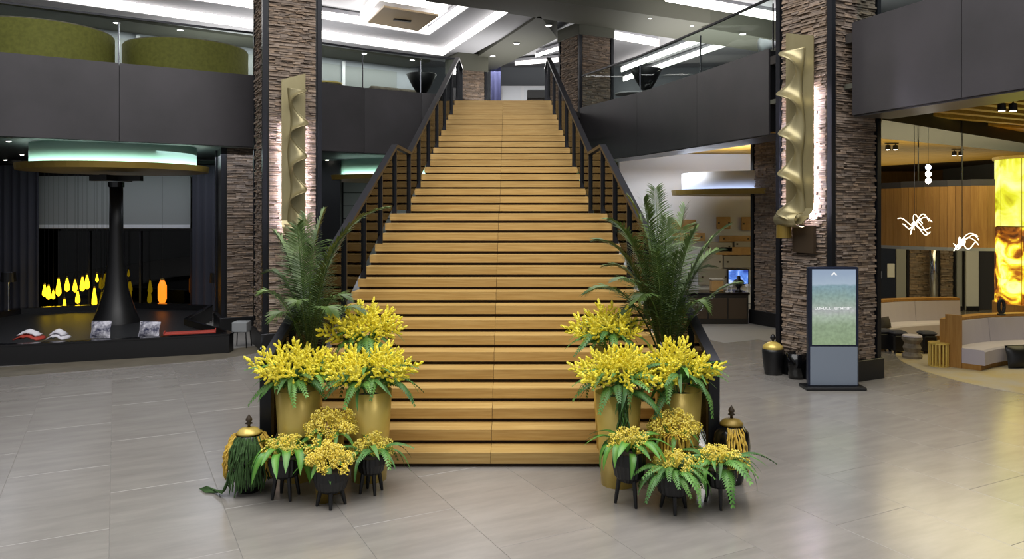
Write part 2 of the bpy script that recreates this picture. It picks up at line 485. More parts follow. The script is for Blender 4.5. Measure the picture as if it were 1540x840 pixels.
# window of the left wing: frame, shade, panes
W0, W1 = P(60, 300, 21.6), P(290, 300, 21.6)
win = tag(MB().box(((W0.x + W1.x) / 2, 21.72, 1.95), (W1.x - W0.x + .1, .1, 3.6)).build('window_1', M['black_gloss']), kind='structure')
MB().box(((W0.x + W1.x) / 2, 21.45, P(60, 304, 21.45).z), (W1.x - W0.x, .04, P(60, 264, 21.4).z - P(60, 343, 21.4).z)).build('roller_shade', M['blind'], win)
MB().box(((W0.x + W1.x) / 2, 21.43, P(60, 340, 21.4).z), (W1.x - W0.x, .05, .09)).build('shade_rail', M['blind_pale'], win)
wn = 3
for k in range(wn):
    a = W0.x + (W1.x - W0.x) * k / wn; b = W0.x + (W1.x - W0.x) * (k + 1) / wn
    MB().box(((a + b) / 2, 21.6, 1.1), (b - a - .06, .02, 2.2)).build('pane', M['glass_dark'], win)
    MB().box((b - .03, 21.58, 1.1), (.05, .06, 2.2)).build('mullion', M['steel_dark'], win)
def drape(x0, x1, y, z0, z1, label, m='drape'):
    mb = MB(); n = int((x1 - x0) / .05); loc = Vector(((x0 + x1) / 2, y, z0)); b = 0
    front = []; back = []
    for i in range(n + 1):
        x = x0 + (x1 - x0) * i / n - loc.x; o = .05 * math.sin(i * 1.45) + .02 * math.sin(i * .5)
        front.append((x, o - .04)); back.append((x, o + .0))
    for z in (0, z1 - z0): mb.v += [(x, yy, z) for x, yy in front]
    for i in range(n): mb.face((i, i + 1, n + 2 + i, n + 1 + i))
    t = thing('curtain', loc, label, 'curtain')
    mb.build('fabric', M[m], t, smooth=True)
    MB().tube([(x0 - loc.x, 0, z1 - z0 + .03), (x1 - loc.x, 0, z1 - z0 + .03)], .02).build('rod', M['steel_dark'], t)
    return t
drape(P(-60, 0, 21.2).x, P(60, 0, 21.2).x, 21.2, .02, 4.0, 'grey pleated floor-length curtain beside the amber lit window, next to the purple topped lamp')
drape(P(290, 0, 21.2).x, P(338, 0, 21.2).x, 21.2, .02, 4.0, 'grey pleated floor-length curtain between the dark window and the stone pillar')
# far blinds seen under the balcony behind the stair
wb = tag(MB().box((-2.6, 29.9, 2.2), (8, .1, 3.4)).build('window_2', M['black']), kind='structure')
for k in range(7):
    MB().box((-2.6, 29.8, .7 + k * .5), (7.8, .03, .47)).build('blind_slat', M['blind'], wb)

# ================================================================== UPPER CEILING
ZC = 8.5
def CP(x, y): p = PZ(x, y, ZC); return Vector((p.x, p.y))
ceil = tag(MB().prism([(-20, 17), (20, 17), (20, 36), (-20, 36)], 9.25, 9.35).build('ceiling', M['ceiling_white']), kind='structure')
A0, A1, A2 = CP(68, 0), CP(666, 84), CP(765, 19)
B0, B1, B2 = CP(171, 0), CP(645, 66), CP(720, 17)
def ext(p, q, k): return q + (q - p).normalized() * k
A0 = ext(A1, A0, 6); B0 = ext(B1, B0, 6); A2 = ext(A1, A2, 1.2); B2 = ext(B1, B2, 1.2)
def outside(p, c, q, dist, z0, z1, name, m):
    """slab covering everything outside the corner p-c-q (far side and right side)"""
    d1 = (c - p).normalized(); d2 = (q - c).normalized()
    n1 = Vector((-d1.y, d1.x)); 
    far = [p, c, c + n1 * dist, p + n1 * dist]
    right = [c, q, q + d1 * dist, c + d1 * dist + n1 * dist, c + n1 * dist]
    o = tag(fixn(MB().prism(far, z0, z1).prism(right, z0, z1).build(name, m)), kind='structure')
    return o
outside(B0, B1, B2, 1.6, 8.8, 9.2, 'ceiling_step', M['ceiling_mid'])
d1 = (A1 - A0).normalized(); n1 = Vector((-d1.y, d1.x)); d2 = (A2 - A1).normalized()
tag(fixn(MB().prism([A0, A1, A1 + n1 * .9, A0 + n1 * .9], ZC, 9.2).build('ceiling_border_far', M['ceiling_white'])), kind='structure')
tag(fixn(MB().prism([A1 - n1*0, A2, A2 + d1 * 1.15, A1 + d1 * 1.15 + n1 * .9, A1 + n1 * .9], ZC, 9.2).build('ceiling_border_right', M['ceiling_white'])), kind='structure')
# olive soffit band beyond the tray, with downlights
tag(fixn(MB().prism([A0 + n1 * .9, A1 + n1 * .9, A1 + n1 * 2.6, A0 + n1 * 2.6], 8.42, 9.2).build('ceiling_band', M['beam_olive'])), kind='structure')
UW0, UW1 = A0 + n1 * 2.5, A1 + n1 * 2.5 + d1 * .4
uw = tag(MB().wallseg(UW0, UW1, .2, 5.6, 8.44, 1).build('wall_upper_left', M['wall_blue']), kind='structure')
ll = (UW1 - UW0).length
for k in range(9):
    q0_ = UW0 + d1 * (ll - 1.0 - k * 2.35); q1_ = q0_ - d1 * 2.15; o_ = n1 * -.06
    MB().wallseg(q1_ + o_, q0_ + o_, .04, 6.3, 8.2, 1).build('roller_shade', M['blind'], uw)
    MB().wallseg(q1_ - d1 * .16 + o_ * 2, q1_ - d1 * .04 + o_ * 2, .06, 5.6, 8.35, 1).build('mullion', M['plaster_white'], uw)
wl_ = area('wall_washers_upper_left', (((UW0 + UW1) / 2 - n1 * .75).x, ((UW0 + UW1) / 2 - n1 * .75).y, 8.39), ll, 300, (1, .98, .96), sy=.3); wl_.rotation_euler = (0, 0, math.atan2(d1.y, d1.x))
def cove(pts, z, h, label, inward):
    t = thing('cove_light', (pts[1].x, pts[1].y, z), label, 'ceiling light')
    for p, q in zip(pts, pts[1:]):
        a = p - pts[1]; b = q - pts[1]
        MB().wallseg(a, b, .03, .0, h, -1).build('light_strip', M['cove'], t)
    return t
cove([A0, A1, A2], ZC + .02, .26, 'outer bright white cove light around the coffered ceiling, larger of the two nested lines', 1)
cove([B0, B1, B2], 8.83, .24, 'inner bright white cove light nested inside the larger line of the coffered ceiling', 1)
# gold panel in the tray with its light ring
gp = [PZ(x, y, 8.75) for x, y in ((577, 11), (660, 24), (628.6, 47), (553, 34))]
gc = sum(gp, Vector()) / 4
t = thing('ceiling_panel', (gc.x, gc.y, 8.75), 'square gold ceiling panel with a black vent, ringed by white light', 'ceiling panel')
loc4 = [(p - gc).xy for p in gp]
fixn(MB().prism(loc4, 0, .06).build('panel', M['panel_brown'], t))
MB().box((0, 0, -.02), (.55, .12, .05), GA).build('vent', M['black'], t)
for i in range(4):
    p, q = loc4[i] * 1.22, loc4[(i + 1) % 4] * 1.22
    MB().wallseg(p, q, .02, .12, .42, 1).build('light_strip', M['cove'], t)
# olive beams
def beam(pts, z0, z1, m='beam_olive'):
    return tag(fixn(MB().prism(pts, z0, z1).build('ceiling_beam', M[m])), kind='structure')
b1 = [CP(694, 98), CP(812, 19), CP(838, 54), CP(740, 104)]
beam(b1, 8.42, 9.2)
# edge beam over the balcony front, along the grid
q0 = CP(691, 2.4); beam([q0 - E1.xy * 1.0, q0 + E1.xy * 7.5, q0 + E1.xy * 7.5 + NN.xy * 1.6, q0 - E1.xy * 1.0 + NN.xy * 1.6], 8.38, 9.2)
r0, r1 = CP(930, 22), CP(1190, 66)
rd = (r1 - r0).normalized(); rn = Vector((-rd.y, rd.x))
r0 -= rn * .3; r1 -= rn * .5
beam([r0 - rd * 3, r1 + rd * 8, r1 + rd * 8 + rn * 1.6, r0 - rd * 3 + rn * 1.6], 8.42, 9.2)
beam([CP(1145, 66) , CP(1240, 40), CP(1330, 60), CP(1175, 95)], 8.4, 9.2)
# right bay strips
def strip(p, q, z, h, label):
    a, b = p, q; c = (a + b) / 2
    t = thing('cove_light', (c.x, c.y, z), label, 'ceiling light')
    MB().wallseg(a - c, b - c, .03, 0, h, -1).build('light_strip', M['cove'], t)
    MB().wallseg(a - c, b - c, .5, h, h + .12, 1).build('ledge', M['ceiling_mid'], t)
    return t
strip(CP(1000, 2), CP(1200, 37), ZC, .26, 'long white cove light above the slanting balcony, beside the gold sculpture pillar')
strip(CP(935, 108), CP(1058, 62), ZC, .2, 'white cove light over the slanting balcony, nearer the mezzanine stone pillar of two parallel lines')
strip(CP(938, 122), CP(1094, 69), ZC, .2, 'white cove light over the slanting balcony, lower and longer of two parallel lines')
strip(CP(921, 58), CP(990, 70), ZC, .25, 'short warm white cove light beside the mezzanine stone pillar')
strip(CP(775, 98), CP(850, 92), ZC, .15, 'short white cove light over the stair head windows')
strip(CP(806, 86), CP(850, 72), ZC, .12, 'slanted short white cove light next to the stair head handrail')
# ceiling over the right bay
tag(fixn(MB().prism([CP(905, 20), CP(1215, 75), CP(1240, 108), CP(760, 108), CP(842, 60)], 8.86, 8.9).build('ceiling_right_bay', M['ceiling_white'])), kind='structure')
# downlights
def downlight(p, label, group=None, r=.06):
    t = thing('downlight', p, label, 'ceiling light', group=group)
    MB().lathe([(r * 1.35, -.012), (r * 1.35, .005), (r, .005)], n=14).build('trim_ring', M['lamp_white'], t)
    MB().lathe([(r, -.014), (r * .6, -.02)], n=14).build('lens', M['downlight'], t)
for x, y in ((175, 34), (271, 45)):
    downlight(PZ(x, y, 8.4), 'small round downlight above the green booths', 'downlights above the green booths', .08)
for x, y in ((488, 20),): downlight(PZ(x, y, 8.8), 'small round downlight inside the coffered ceiling beside the sculpture pillar', r=.08)
for x, y in ((548, 80), (620, 90)): downlight(PZ(x, y, 8.4), 'small round downlight above the upstairs window blinds', 'downlights above the upstairs blinds', .08)
for x, y in ((825, 38), (777, 65), (741, 84)): downlight(PZ(x, y, 8.4), 'small round downlight in the olive beam over the stair head', 'downlights in the olive beam', .08)
for x, y in ((978, 27), (1041, 38), (1117, 51)): downlight(PZ(x, y, 8.4), 'small round downlight in the dark band over the slanting balcony', 'downlights over the slanting balcony', .08)
for x, y in ((13, 212), (33, 232), (328, 230), (313, 247), (8, 240)): downlight(PZ(x, y, 4.2), 'small round downlight in the dark ceiling around the mint disc', 'downlights around the mint disc', .045)
downlight(PZ(492, 240, 4.2), 'small round downlight beside the sculpture pillar, under the balcony', r=.05)

# ================================================================== STONE COLUMNS
def ledgestone(face_w, h, seed, xoff=0):
    """stones of one column face: local x along face, y = outward negative, z up; joined, each stone its own block"""
    rr = random.Random(seed); mb = MB(); z = 0
    while z < h:
        hh = min(rr.choice((.024, .03, .036, .042, .05)), h - z + .001); x = -face_w / 2
        while x < face_w / 2 - .01:
            w = min(rr.uniform(.09, .26), face_w / 2 - x)
            if face_w / 2 - x - w < .06: w = face_w / 2 - x
            dep = rr.uniform(.012, .06); v = rr.uniform(.55, 1.05)
            warm = rr.random()
            tint = (v * (1.0 + .10 * warm), v * (1.0 - .02 * warm), v * (1.02 - .18 * warm))
            mb.col(tint)
            a = rr.uniform(-.008, .008)
            p = [(x + .002, 0, z + .002), (x + .002, -dep + a, z + .003), (x + w - .002, -dep - a, z + .003), (x + w - .002, 0, z + .002),
                 (x + .002, 0, z + hh - .003), (x + .002, -dep * .8 + a, z + hh - .004), (x + w - .002, -dep * .85 - a, z + hh - .004), (x + w - .002, 0, z + hh - .003)]
            mb.hexa([p[1], p[2], p[3], p[0], p[5], p[6], p[7], p[4]])
            x += w
        z += hh
    return mb
def column(K, z0, z1, label, S=1.1, plinth=.34, cap=None, seed=1, faces=('front', 'left'), up=True):
    """K = nearest corner (left end of the front face); front face runs along E1"""
    o = Vector((K[0], K[1], z0)); t = thing('stone_column', o, label, 'column', rz=GA)
    h = z1 - z0; sw = .09
    MB().box((S / 2, S / 2, h / 2), (S - .02, S - .02, h)).build('core', M['black'], t)
    zs = plinth; hs = h - plinth
    if 'front' in faces:
        f = ledgestone(S - 2 * sw, hs, seed).build('stone_face', M['stone'], t); f.location = (S / 2, .012, zs); f['kind'] = 'stuff'
    if 'left' in faces:
        f = ledgestone(S - 2 * sw, hs, seed + 1).build('stone_face', M['stone'], t); f.location = (.012, S / 2, zs); f.rotation_euler = (0, 0, -math.pi / 2); f['kind'] = 'stuff'
    if 'right' in faces:
        f = ledgestone(S - 2 * sw, hs, seed + 2).build('stone_face', M['stone'], t); f.location = (S - .012, S / 2, zs); f.rotation_euler = (0, 0, math.pi / 2); f['kind'] = 'stuff'
    for cx_, cy_ in ((0, 0), (S, 0), (0, S), (S, S)):
        sx = 1 if cx_ == 0 else -1; sy = 1 if cy_ == 0 else -1
        MB().box((cx_ + sx * (sw / 2 - .035), cy_ + sy * (sw / 2 - .035), zs + hs / 2), (sw, sw, hs)).build('corner_strip', M['steel_dark'], t)
    if plinth: MB().bevbox((S / 2, S / 2, plinth / 2), (S + .14, S + .14, plinth), .008).build('plinth', M['black'], t)
    if cap: MB().bevbox((S / 2, S / 2, h - cap / 2), (S + .12, S + .12, cap), .008).build('capital', M['beam_olive'], t)
    return t
KL = (-4.9, 15.25); KR = (5.09, 12.3); K3 = (-6.56, 17.5); K5 = (6.42, 18.0); K4 = (2.063, 23.5); K6 = (-1.93, 28.0)
cL = column(KL, 0, 9.2, 'tall ledge-stone pillar with a gold ribbon sculpture, beside the curved balcony with green booths', seed=3)
cR = column(KR, 0, 9.2, 'tall ledge-stone pillar with a gold ribbon sculpture, behind the digital kiosk', seed=9)
column(K3, 0, 4.2, 'ledge-stone pillar in the dark wing beside the grey curtain', seed=15, faces=('front',))
column(K5, 0, 4.7, 'shadowed ledge-stone pillar beside the jewellery counter', seed=21)
column(K4, 5.6, 8.5, 'ledge-stone pillar with dark capital on the mezzanine beside the stair head handrail', S=1.19, plinth=.1, cap=.38, seed=27)
column(K6, 5.6, 8.5, 'distant ledge-stone pillar on the mezzanine next to the navy curtain', plinth=.08, cap=.62, seed=33)

# uplight glows fixed at the feet of pillar corner strips
def uplight(p, label):
    t = thing('uplight', p, label, 'light')
    MB().lathe([(.035, 0), (.035, .07), (.028, .08)], n=12).build('housing', M['black'], t)
    MB().lathe([(.026, .078), (.0, .082)], n=12).build('lens', M['uplight'], t)
    spot('uplight_beam', (p[0], p[1], p[2] + .1), (p[0], p[1] + .02, p[2] + 3), 6, (.85, .9, 1), 50, r=.02)
uplight((KL[0] - .02, KL[1] - .13, .0), 'small uplight at the foot of the pillar beside the stair handrail')
uplight((K3[0] - .02, K3[1] - .16, .0), 'small uplight at the foot of the dark wing pillar')

# ================================================================== RIBBON SCULPTURES
def sculpture(parent_col, face, zc0, zc1, W, label, flip=1, low_box=False):
    S = 1.1
    t = thing('wall_sculpture', (0, 0, 0), label, 'sculpture')
    colm = Matrix.Translation(parent_col.location) @ Matrix.Rotation(GA, 4, 'Z')
    if face == 'front': m = colm @ Matrix.Translation((S / 2, -.05, zc0))
    else: m = colm @ Matrix.Translation((-.05, S / 2, zc0)) @ Matrix.Rotation(-math.pi / 2, 4, 'Z')
    t.matrix_basis = m
    H = zc1 - zc0
    # backing sheet, scrolled forward at the foot, slanted at the top
    mb = MB(); n = 24; rows = []
    for i in range(n + 1):
        u = i / n; z = u * H; y = -.06 - (.20 * max(0, 1 - u / .09) ** 2 * flip * flip)
        wl = -W / 2; wr = W / 2 * (1 if u > .1 else .75 + .25 * (u / .1))
        ztop = (0 if u < 1 else 0)
        rows.append(((wl, y, z + (.16 if u == 1 and flip > 0 else 0)), (wr, y, z + (0 if u < 1 else (.0 if flip > 0 else .16)))))
    b = 0
    for l, r in rows: mb.v += [l, r]
    for i in range(n): mb.face((2 * i, 2 * i + 1, 2 * i + 3, 2 * i + 2))
    s = mb.build('backing_sheet', M['brass'], t); md = s.modifiers.new('s', 'SOLIDIFY'); md.thickness = .012
    MB().box((0, -.035, H * .55), (W * .5, .04, H * .7)).build('mount', M['black'], t)
    # ruffled ribbon: one edge on the sheet, the free edge winding forward and back
    mb = MB(); n = 150; turns = 4.4; m5 = 6; edge = []
    for i in range(n + 1):
        u = i / n; a = 2 * math.pi * turns * u + .6; z = H * (.0 + .95 * u)
        k_ = 1 + .15 * math.sin(11 * u)
        fx, fy = flip * (-.07 + .15 * k_ * math.cos(a)), -.27 - .13 * k_ * math.sin(a)
        ax = flip * (.09 + .03 * math.sin(a * .5))
        for q in range(m5):
            w = q / (m5 - 1); bow = math.sin(math.pi * w) * .05 * math.sin(a)
            mb.v.append((ax + (fx - ax) * w, -.07 + (fy + .07) * w + bow, z + .05 * w * math.sin(a + 1.2)))
        edge.append((fx, fy, z + .05 * math.sin(a + 1.2)))
    for i in range(n):
        for q in range(m5 - 1): mb.face((i * m5 + q, i * m5 + q + 1, i * m5 + m5 + q + 1, i * m5 + m5 + q))
    s = mb.build('ribbon', M['brass'], t, smooth=True); md = s.modifiers.new('s', 'SOLIDIFY'); md.thickness = .01
    MB().tube(edge, .013, 6).build('ribbon_edge', M['brass'], t, smooth=True)
    # foot scroll
    mb = MB(); n = 20
    for i in range(n + 1):
        u = i / n; a = -math.pi * .15 + u * math.pi * 1.2
        mb.v += [(-W * .46, -.2 - .17 * math.sin(a), .02 - .2 * math.cos(a) * .6 + .05), (W * .30, -.2 - .17 * math.sin(a), -.06 - .2 * math.cos(a) * .6 + .12)]
    for i in range(n): mb.face((2 * i, 2 * i + 1, 2 * i + 3, 2 * i + 2))
    s = mb.build('foot_scroll', M['brass'], t, smooth=True); md = s.modifiers.new('s', 'SOLIDIFY'); md.thickness = .012
    # halo strips behind the sheet edges washing the stone
    for sx in (-1, 1):
        MB().box((sx * (W / 2 - .09), -.035, H * .38), (.02, .02, H * .7)).build('led_strip', M['wash_led'], t)
    if low_box:
        MB().lathe([(.12, -.26), (.12, 0)], (-W * .35, -.2, .02), 18).build('bracket', M['brass_dark'], t)
        MB().box((.08, -.04, -.25), (W * .75, .06, .45)).build('mount_plate', M['wood_dark'], t)
    return t
zA = P(0, 350, 15.5).z; zB = P(0, 122, 15.5).z
sculpture(cL, 'front', zA, zB, .47, 'tall twisting gold ribbon sculpture with slanted top on the pillar near the green booths', -1)
sculpture(cR, 'left', P(0, 336, 12.8).z, P(0, 60, 12.8).z, .58, 'tall twisting gold ribbon sculpture above a dark mount plate on the pillar behind the kiosk', 1, True)
# ================================================================== STAIRCASE
RR, TT, D0, LAND, CX = .16, .31, 8.03, 1.0, -.23
def hw(d): return 2.32 - .0955 * (d - D0)
def stepd(i): return D0 + i * TT if i <= 17 else D0 + 17 * TT + LAND + (i - 17) * TT
st = thing('staircase', (CX, D0, 0), 'wide tapering staircase of honey oak treads rising to the mezzanine', 'staircase')
TH = .118
for i in range(1, 36):
    d = stepd(i); nxt = stepd(i + 1) if i < 35 else d + .5
    dep = nxt - d + .05; z = i * RR; w0 = hw(d) + .06; w1 = hw(d + dep) + .06
    y0 = d - D0; y1 = y0 + dep - .002
    for s in (-1, 1):
        m = .0025 * s
        q = [(m, y0), (s * w0, y0), (s * w1, y1), (m, y1)]
        if s < 0: q.reverse()
        lo = [(x, y, z - TH) for x, y in q]; hi = [(x, y, z) for x, y in q]
        MB().hexa(lo + hi).build('tread', M['wood'], st)
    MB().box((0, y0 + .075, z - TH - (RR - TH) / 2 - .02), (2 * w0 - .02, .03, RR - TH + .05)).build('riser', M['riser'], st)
for s in (-1, 1):   # dark stringers under the tread ends
    pts = [(0, 0), (stepd(1) - D0 + .1, 0)] 
    prof_t = [(stepd(1) - D0 + .08, RR - TH), (stepd(17) - D0 + .1, 17 * RR - TH), (stepd(17) - D0 + LAND + .2, 17 * RR - TH), (stepd(35) - D0 + .1, 35 * RR - TH)]
    prof_b = [(stepd(35) - D0 + .1, 35 * RR - TH - .5), (stepd(17) - D0 + LAND + .3, 17 * RR - TH - .55), (stepd(17) - D0 + .3, 17 * RR - TH - .45), (stepd(2) - D0 + .35, 0), (stepd(1) - D0 + .08, 0)]
    mb = MB(); pl = prof_t + prof_b; n = len(pl)
    for o in (.0, .05):
        mb.v += [(s * (hw(D0 + y) - .12 + o), y, z) for y, z in pl]
    mb.face(range(n)); mb.face(range(2 * n - 1, n - 1, -1))
    for k in range(n): j = (k + 1) % n; mb.face((k, n + k, n + j, j))
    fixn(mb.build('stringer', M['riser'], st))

# railings
def railing(s, label, ret):
    x0 = CX + s * hw(D0)
    t = thing('stair_railing', (x0, D0, 0), label, 'railing')
    def X(d): return CX + s * hw(d) - x0
    rail = [(D0 - .07, 1.2), (stepd(17) + .10, 17 * RR + 1.17), (stepd(17) + LAND + .17, 17 * RR + 1.12), (stepd(35) + .08, 35 * RR + 1.10)]
    def zr(d):
        for (a, za), (b, zb) in zip(rail, rail[1:]):
            if d <= b: return za + (zb - za) * (d - a) / (b - a)
        return rail[-1][1]
    rp = [(X(d), d - D0, z) for d, z in rail]
    if ret: rp.append((X(rail[-1][0]) + .0, rail[-1][0] + 1.5 - D0, rail[-1][1]))
    MB().sweep_rect(rp, .11, .055).build('handrail', M['rail_steel'], t)
    posts = [(D0, 0.0, .12)]
    for i in (2, 5, 8, 11, 14, 17): posts.append((stepd(i) + .08, i * RR, .085))
    posts.append((stepd(17) + LAND + .15, 17 * RR, .085))
    for i in (20, 23, 26, 29, 32, 35): posts.append((stepd(i) + .08, i * RR, .085))
    for d, z, w in posts:
        h = zr(d) - .03 - z
        MB().bevbox((X(d), d - D0, z + h / 2), (w, .05 if w < .1 else .1, h), .004).build('post', M['steel_dark'], t)
    if ret:
        d = rail[-1][0] + 1.5; h = rail[-1][1] - .03 - 5.6
        MB().bevbox((X(rail[-1][0]), d - D0, 5.6 + h / 2), (.085, .05, h), .004).build('post', M['steel_dark'], t)
    for (d, z, w), (e, z2, w2) in zip(posts, posts[1:]):
        a, b = d + .03, e - .03
        if b - a < .2: continue
        mb = MB(); o = .006
        fa = lambda q: z + (z2 - z) * (q - d) / (e - d)
        pts = []
        up = .06 if z2 == z else .17
        for zz in (lambda q: fa(q) + up, lambda q: zr(q) - .05):
            pts += [(X(a) - o, a - D0, zz(a)), (X(a) + o, a - D0, zz(a)), (X(b) + o, b - D0, zz(b)), (X(b) - o, b - D0, zz(b))]
        mb.hexa(pts).build('pane', M['glass'], t)
railing(-1, 'dark steel stair railing with glass panes on the side of the green booths', True)
railing(1, 'dark steel stair railing with glass panes on the side of the kiosk', True)

# ================================================================== MINT DISCS (lit drums with brass canopies)
def disc(cx_, cy_, zt, label, r=1.69, led='mint_led', drum='mint', drop=.55):
    t = thing('ceiling_disc', (cx_, cy_, zt - drop), label, 'ceiling light')
    MB().lathe([(r, .02), (r, drop)], n=48).build('drum', M[drum], t, smooth=True)
    fixn(MB().lathe([(r - .3, -.02), (r + .26, -.02), (r + .28, .11), (r + .265, .11), (r + .24, .02), (r - .3, .02)], n=48).build('brass_ring', M['brass_dark'], t))
    fixn(MB().lathe([(.05, .0), (r - .28, .0), (r - .28, .04), (.05, .04)], n=48).build('canopy', M['bronze'], t))
    ring = MB(); n = 48
    MB().lathe([(r + .09, .055), (r + .15, .055), (r + .15, .075), (r + .09, .075), (r + .09, .055)], n=n).build('led_ring', M[led], t)
    return t
DC = (-8.97, 17.5)
disc(DC[0], DC[1], 4.22, 'mint lit ceiling drum over a brass canopy, above the black flared column')
d2 = P(590, 0, 23.2); disc(d2.x, d2.y, 4.22, 'mint lit ceiling drum half hidden behind the stair, on the sculpture pillar side')
d3 = P(922, 0, 31 - 2.5); disc(d3.x, 27.5, 4.22, 'mint lit ceiling drum behind the stair railing and palm')
d4 = P(1148, 0, 19.4); disc(d4.x, 20.6, 3.75, 'blue-white lit ceiling drum over the jewellery counter', led='blue_led', drum='plaster_white', drop=.55, r=1.75)

# flared central column under the first disc
t = thing('flared_column', (DC[0], DC[1], 0), 'black flared column rising from the low platform to the brass canopy', 'column')
fixn(MB().lathe([(.55, .0), (.52, .2), (.38, .55), (.25, 1.0), (.18, 1.6), (.145, 2.4), (.14, 3.35)], n=28).build('shaft', M['black'], t, smooth=True))
MB().lathe([(.17, 3.3), (.17, 3.42)], n=20).build('collar', M['black_gloss'], t)
MB().box((0, 0, 3.5), (1.15, .16, .12)).build('cross_arm', M['black'], t)
MB().box((0, 0, 3.5), (.16, 1.15, .12)).build('cross_arm', M['black'], t)

# low black platform
pl = [(-9.15, 13.75), (-7.3, 14.38), (-5.50, 15.02), (-5.5, 15.25), (-7.2, 17.1), (-7.6, 19.6), (-9.8, 20.1), (-12.2, 19), (-12.4, 15.2), (-11.5, 14.0)]
pc = Vector((-8.6, 17))
t = thing('platform', (pc.x, pc.y, 0), 'low black faceted platform around the flared column', 'platform')
lp = [Vector(p) - pc for p in pl]
mb = MB(); n = len(lp)
for k, zz in ((1, 0), (1, .37), (.95, .37), (.95, .24)): mb.v += [(p.x * k, p.y * k, zz) for p in lp]
for a in range(3):
    for i in range(n): j = (i + 1) % n; mb.face((a * n + i, a * n + j, a * n + n + j, a * n + n + i))
mb.face([3 * n + i for i in range(n)])
fixn(mb.build('body', M['black'], t))
mb = MB(); 
for k, zz in ((1.004, .345), (1.004, .375), (.945, .375)): mb.v += [(p.x * k, p.y * k, zz) for p in lp]
for a in range(2):
    for i in range(n): j = (i + 1) % n; mb.face((a * n + i, a * n + j, a * n + n + j, a * n + n + i))
fixn(mb.build('rim', M['black_gloss'], t))

# things on the platform
def cushion(p, w, h, d, rz, m, label, name='cushion', cat='cushion', tilt=.25):
    t = thing(name, p, label, cat, rz=rz)
    mb = MB(); nx = 8
    for j in range(nx + 1):
        for i in range(nx + 1):
            u, v = i / nx * 2 - 1, j / nx * 2 - 1
            e = max(0, (1 - u * u) * (1 - v * v)) ** .4
            pin = 1 - .07 * (1 - abs(v)) * abs(u) ** 3 - 0
            mb.v.append((u * w / 2 * pin, -d / 2 * e, h / 2 + v * h / 2))
    k = len(mb.v)
    mb.v += [(x, -y, z) for x, y, z in mb.v]
    for j in range(nx):
        for i in range(nx):
            a = j * (nx + 1) + i; mb.face((a, a + 1, a + nx + 2, a + nx + 1)); mb.face((k + a, k + a + nx + 1, k + a + nx + 2, k + a + 1))
    o = mb.build('cover', M[m], t, smooth=True); o.rotation_euler = (-tilt, 0, 0)
    pip = []
    for (u, v) in [(a / 6 - 1, -1) for a in range(13)] + [(1, a / 6 - 1) for a in range(1, 13)] + [(1 - a / 6, 1) for a in range(1, 13)] + [(-1, 1 - a / 6) for a in range(1, 12)]:
        pin = 1 - .07 * (1 - abs(v)) * abs(u) ** 3
        pip.append((u * w / 2 * pin, 0, h / 2 + v * h / 2))
    o2 = MB().tube(pip + [pip[0]], .008, 5).build('piping', M[m], t); o2.rotation_euler = (-tilt, 0, 0)
    return t
cushion(P(140, 511, 14.75) + Vector((0, .25, 0)), .36, .32, .14, .1, 'blue_white', 'navy and white patterned cushion on the black platform, below the amber reflections')
cushion(P(214, 510, 15.0) + Vector((0, .25, 0)), .42, .30, .14, -.1, 'blue_white', 'navy and white patterned cushion on the black platform, beside the red tray')
def cloth_pile(p, label, m, m2, sx=.45):
    t = thing('folded_throw', p, label, 'throw')
    for k, (mm, w) in enumerate(((m, sx), (m2, sx * .8))):
        mb = MB(); n = 14
        rr = random.Random(5 + k)
        for j in range(5):
            for i in range(n + 1):
                a = i / n * 2 - 1; v = j / 4 * 2 - 1
                mb.v.append((a * w / 2 * (1 - .1 * abs(v)), v * .16 * (1 - .3 * k), .03 + .07 * k + max(0, 1 - a * a) * .10 * (1 - v * v * .5) + rr.uniform(-.012, .012)))
        for j in range(4):
            for i in range(n): a = j * (n + 1) + i; mb.face((a, a + 1, a + n + 2, a + n + 1))
        o = mb.build('fold', M[mm], t, smooth=True); md = o.modifiers.new('s', 'SOLIDIFY'); md.thickness = .02
cloth_pile(P(32, 512, 14.3) + Vector((0, .25, -.03)), 'crumpled red and white throw on the black platform', 'red', 'white_cloth', .5)
cloth_pile(P(74, 512, 14.4) + Vector((0, .3, -.03)), 'crumpled white throw on the black platform beside the red one', 'white_cloth', 'white_cloth', .35)
t = thing('tray', P(286, 501, 15.35), 'flat red tray lying on the black platform', 'tray', rz=.35)
MB().bevbox((0, 0, .015), (.95, .30, .03), .006).build('base', M['red'], t)
for sx in (-1, 1): MB().box((sx * .47, 0, .035), (.02, .30, .05)).build('rim', M['red'], t)

# lamps beside the curtains
def shade_lamp(p, label, m):
    t = thing('floor_lamp', p, label, 'lamp')
    MB().lathe([(.14, 0), (.14, .02), (.02, .03)], n=18).build('base', M['black'], t)
    MB().tube([(0, 0, .02), (0, 0, .9)], .018, 8).build('pole', M['chrome'], t)
    MB().lathe([(.19, .86), (.17, 1.12), (.16, 1.12), (.18, .86)], n=20).build('shade', M[m], t)
    MB().lathe([(.06, .9), (.075, .97), (.05, 1.04), (.0, 1.07)], n=12).build('bulb', M['uplight'], t)
shade_lamp(Vector((P(8, 500, 19.2).x, 19.2, .24)) + Vector((-.9, 1.5, -.24)), 'black shaded lamp at the curtain edge, on the side away from the stone pillar', 'black')
shade_lamp((P(322, 0, 20.3).x, 20.5, 0), 'black shaded lamp in front of the curtain beside the stone pillar', 'black')

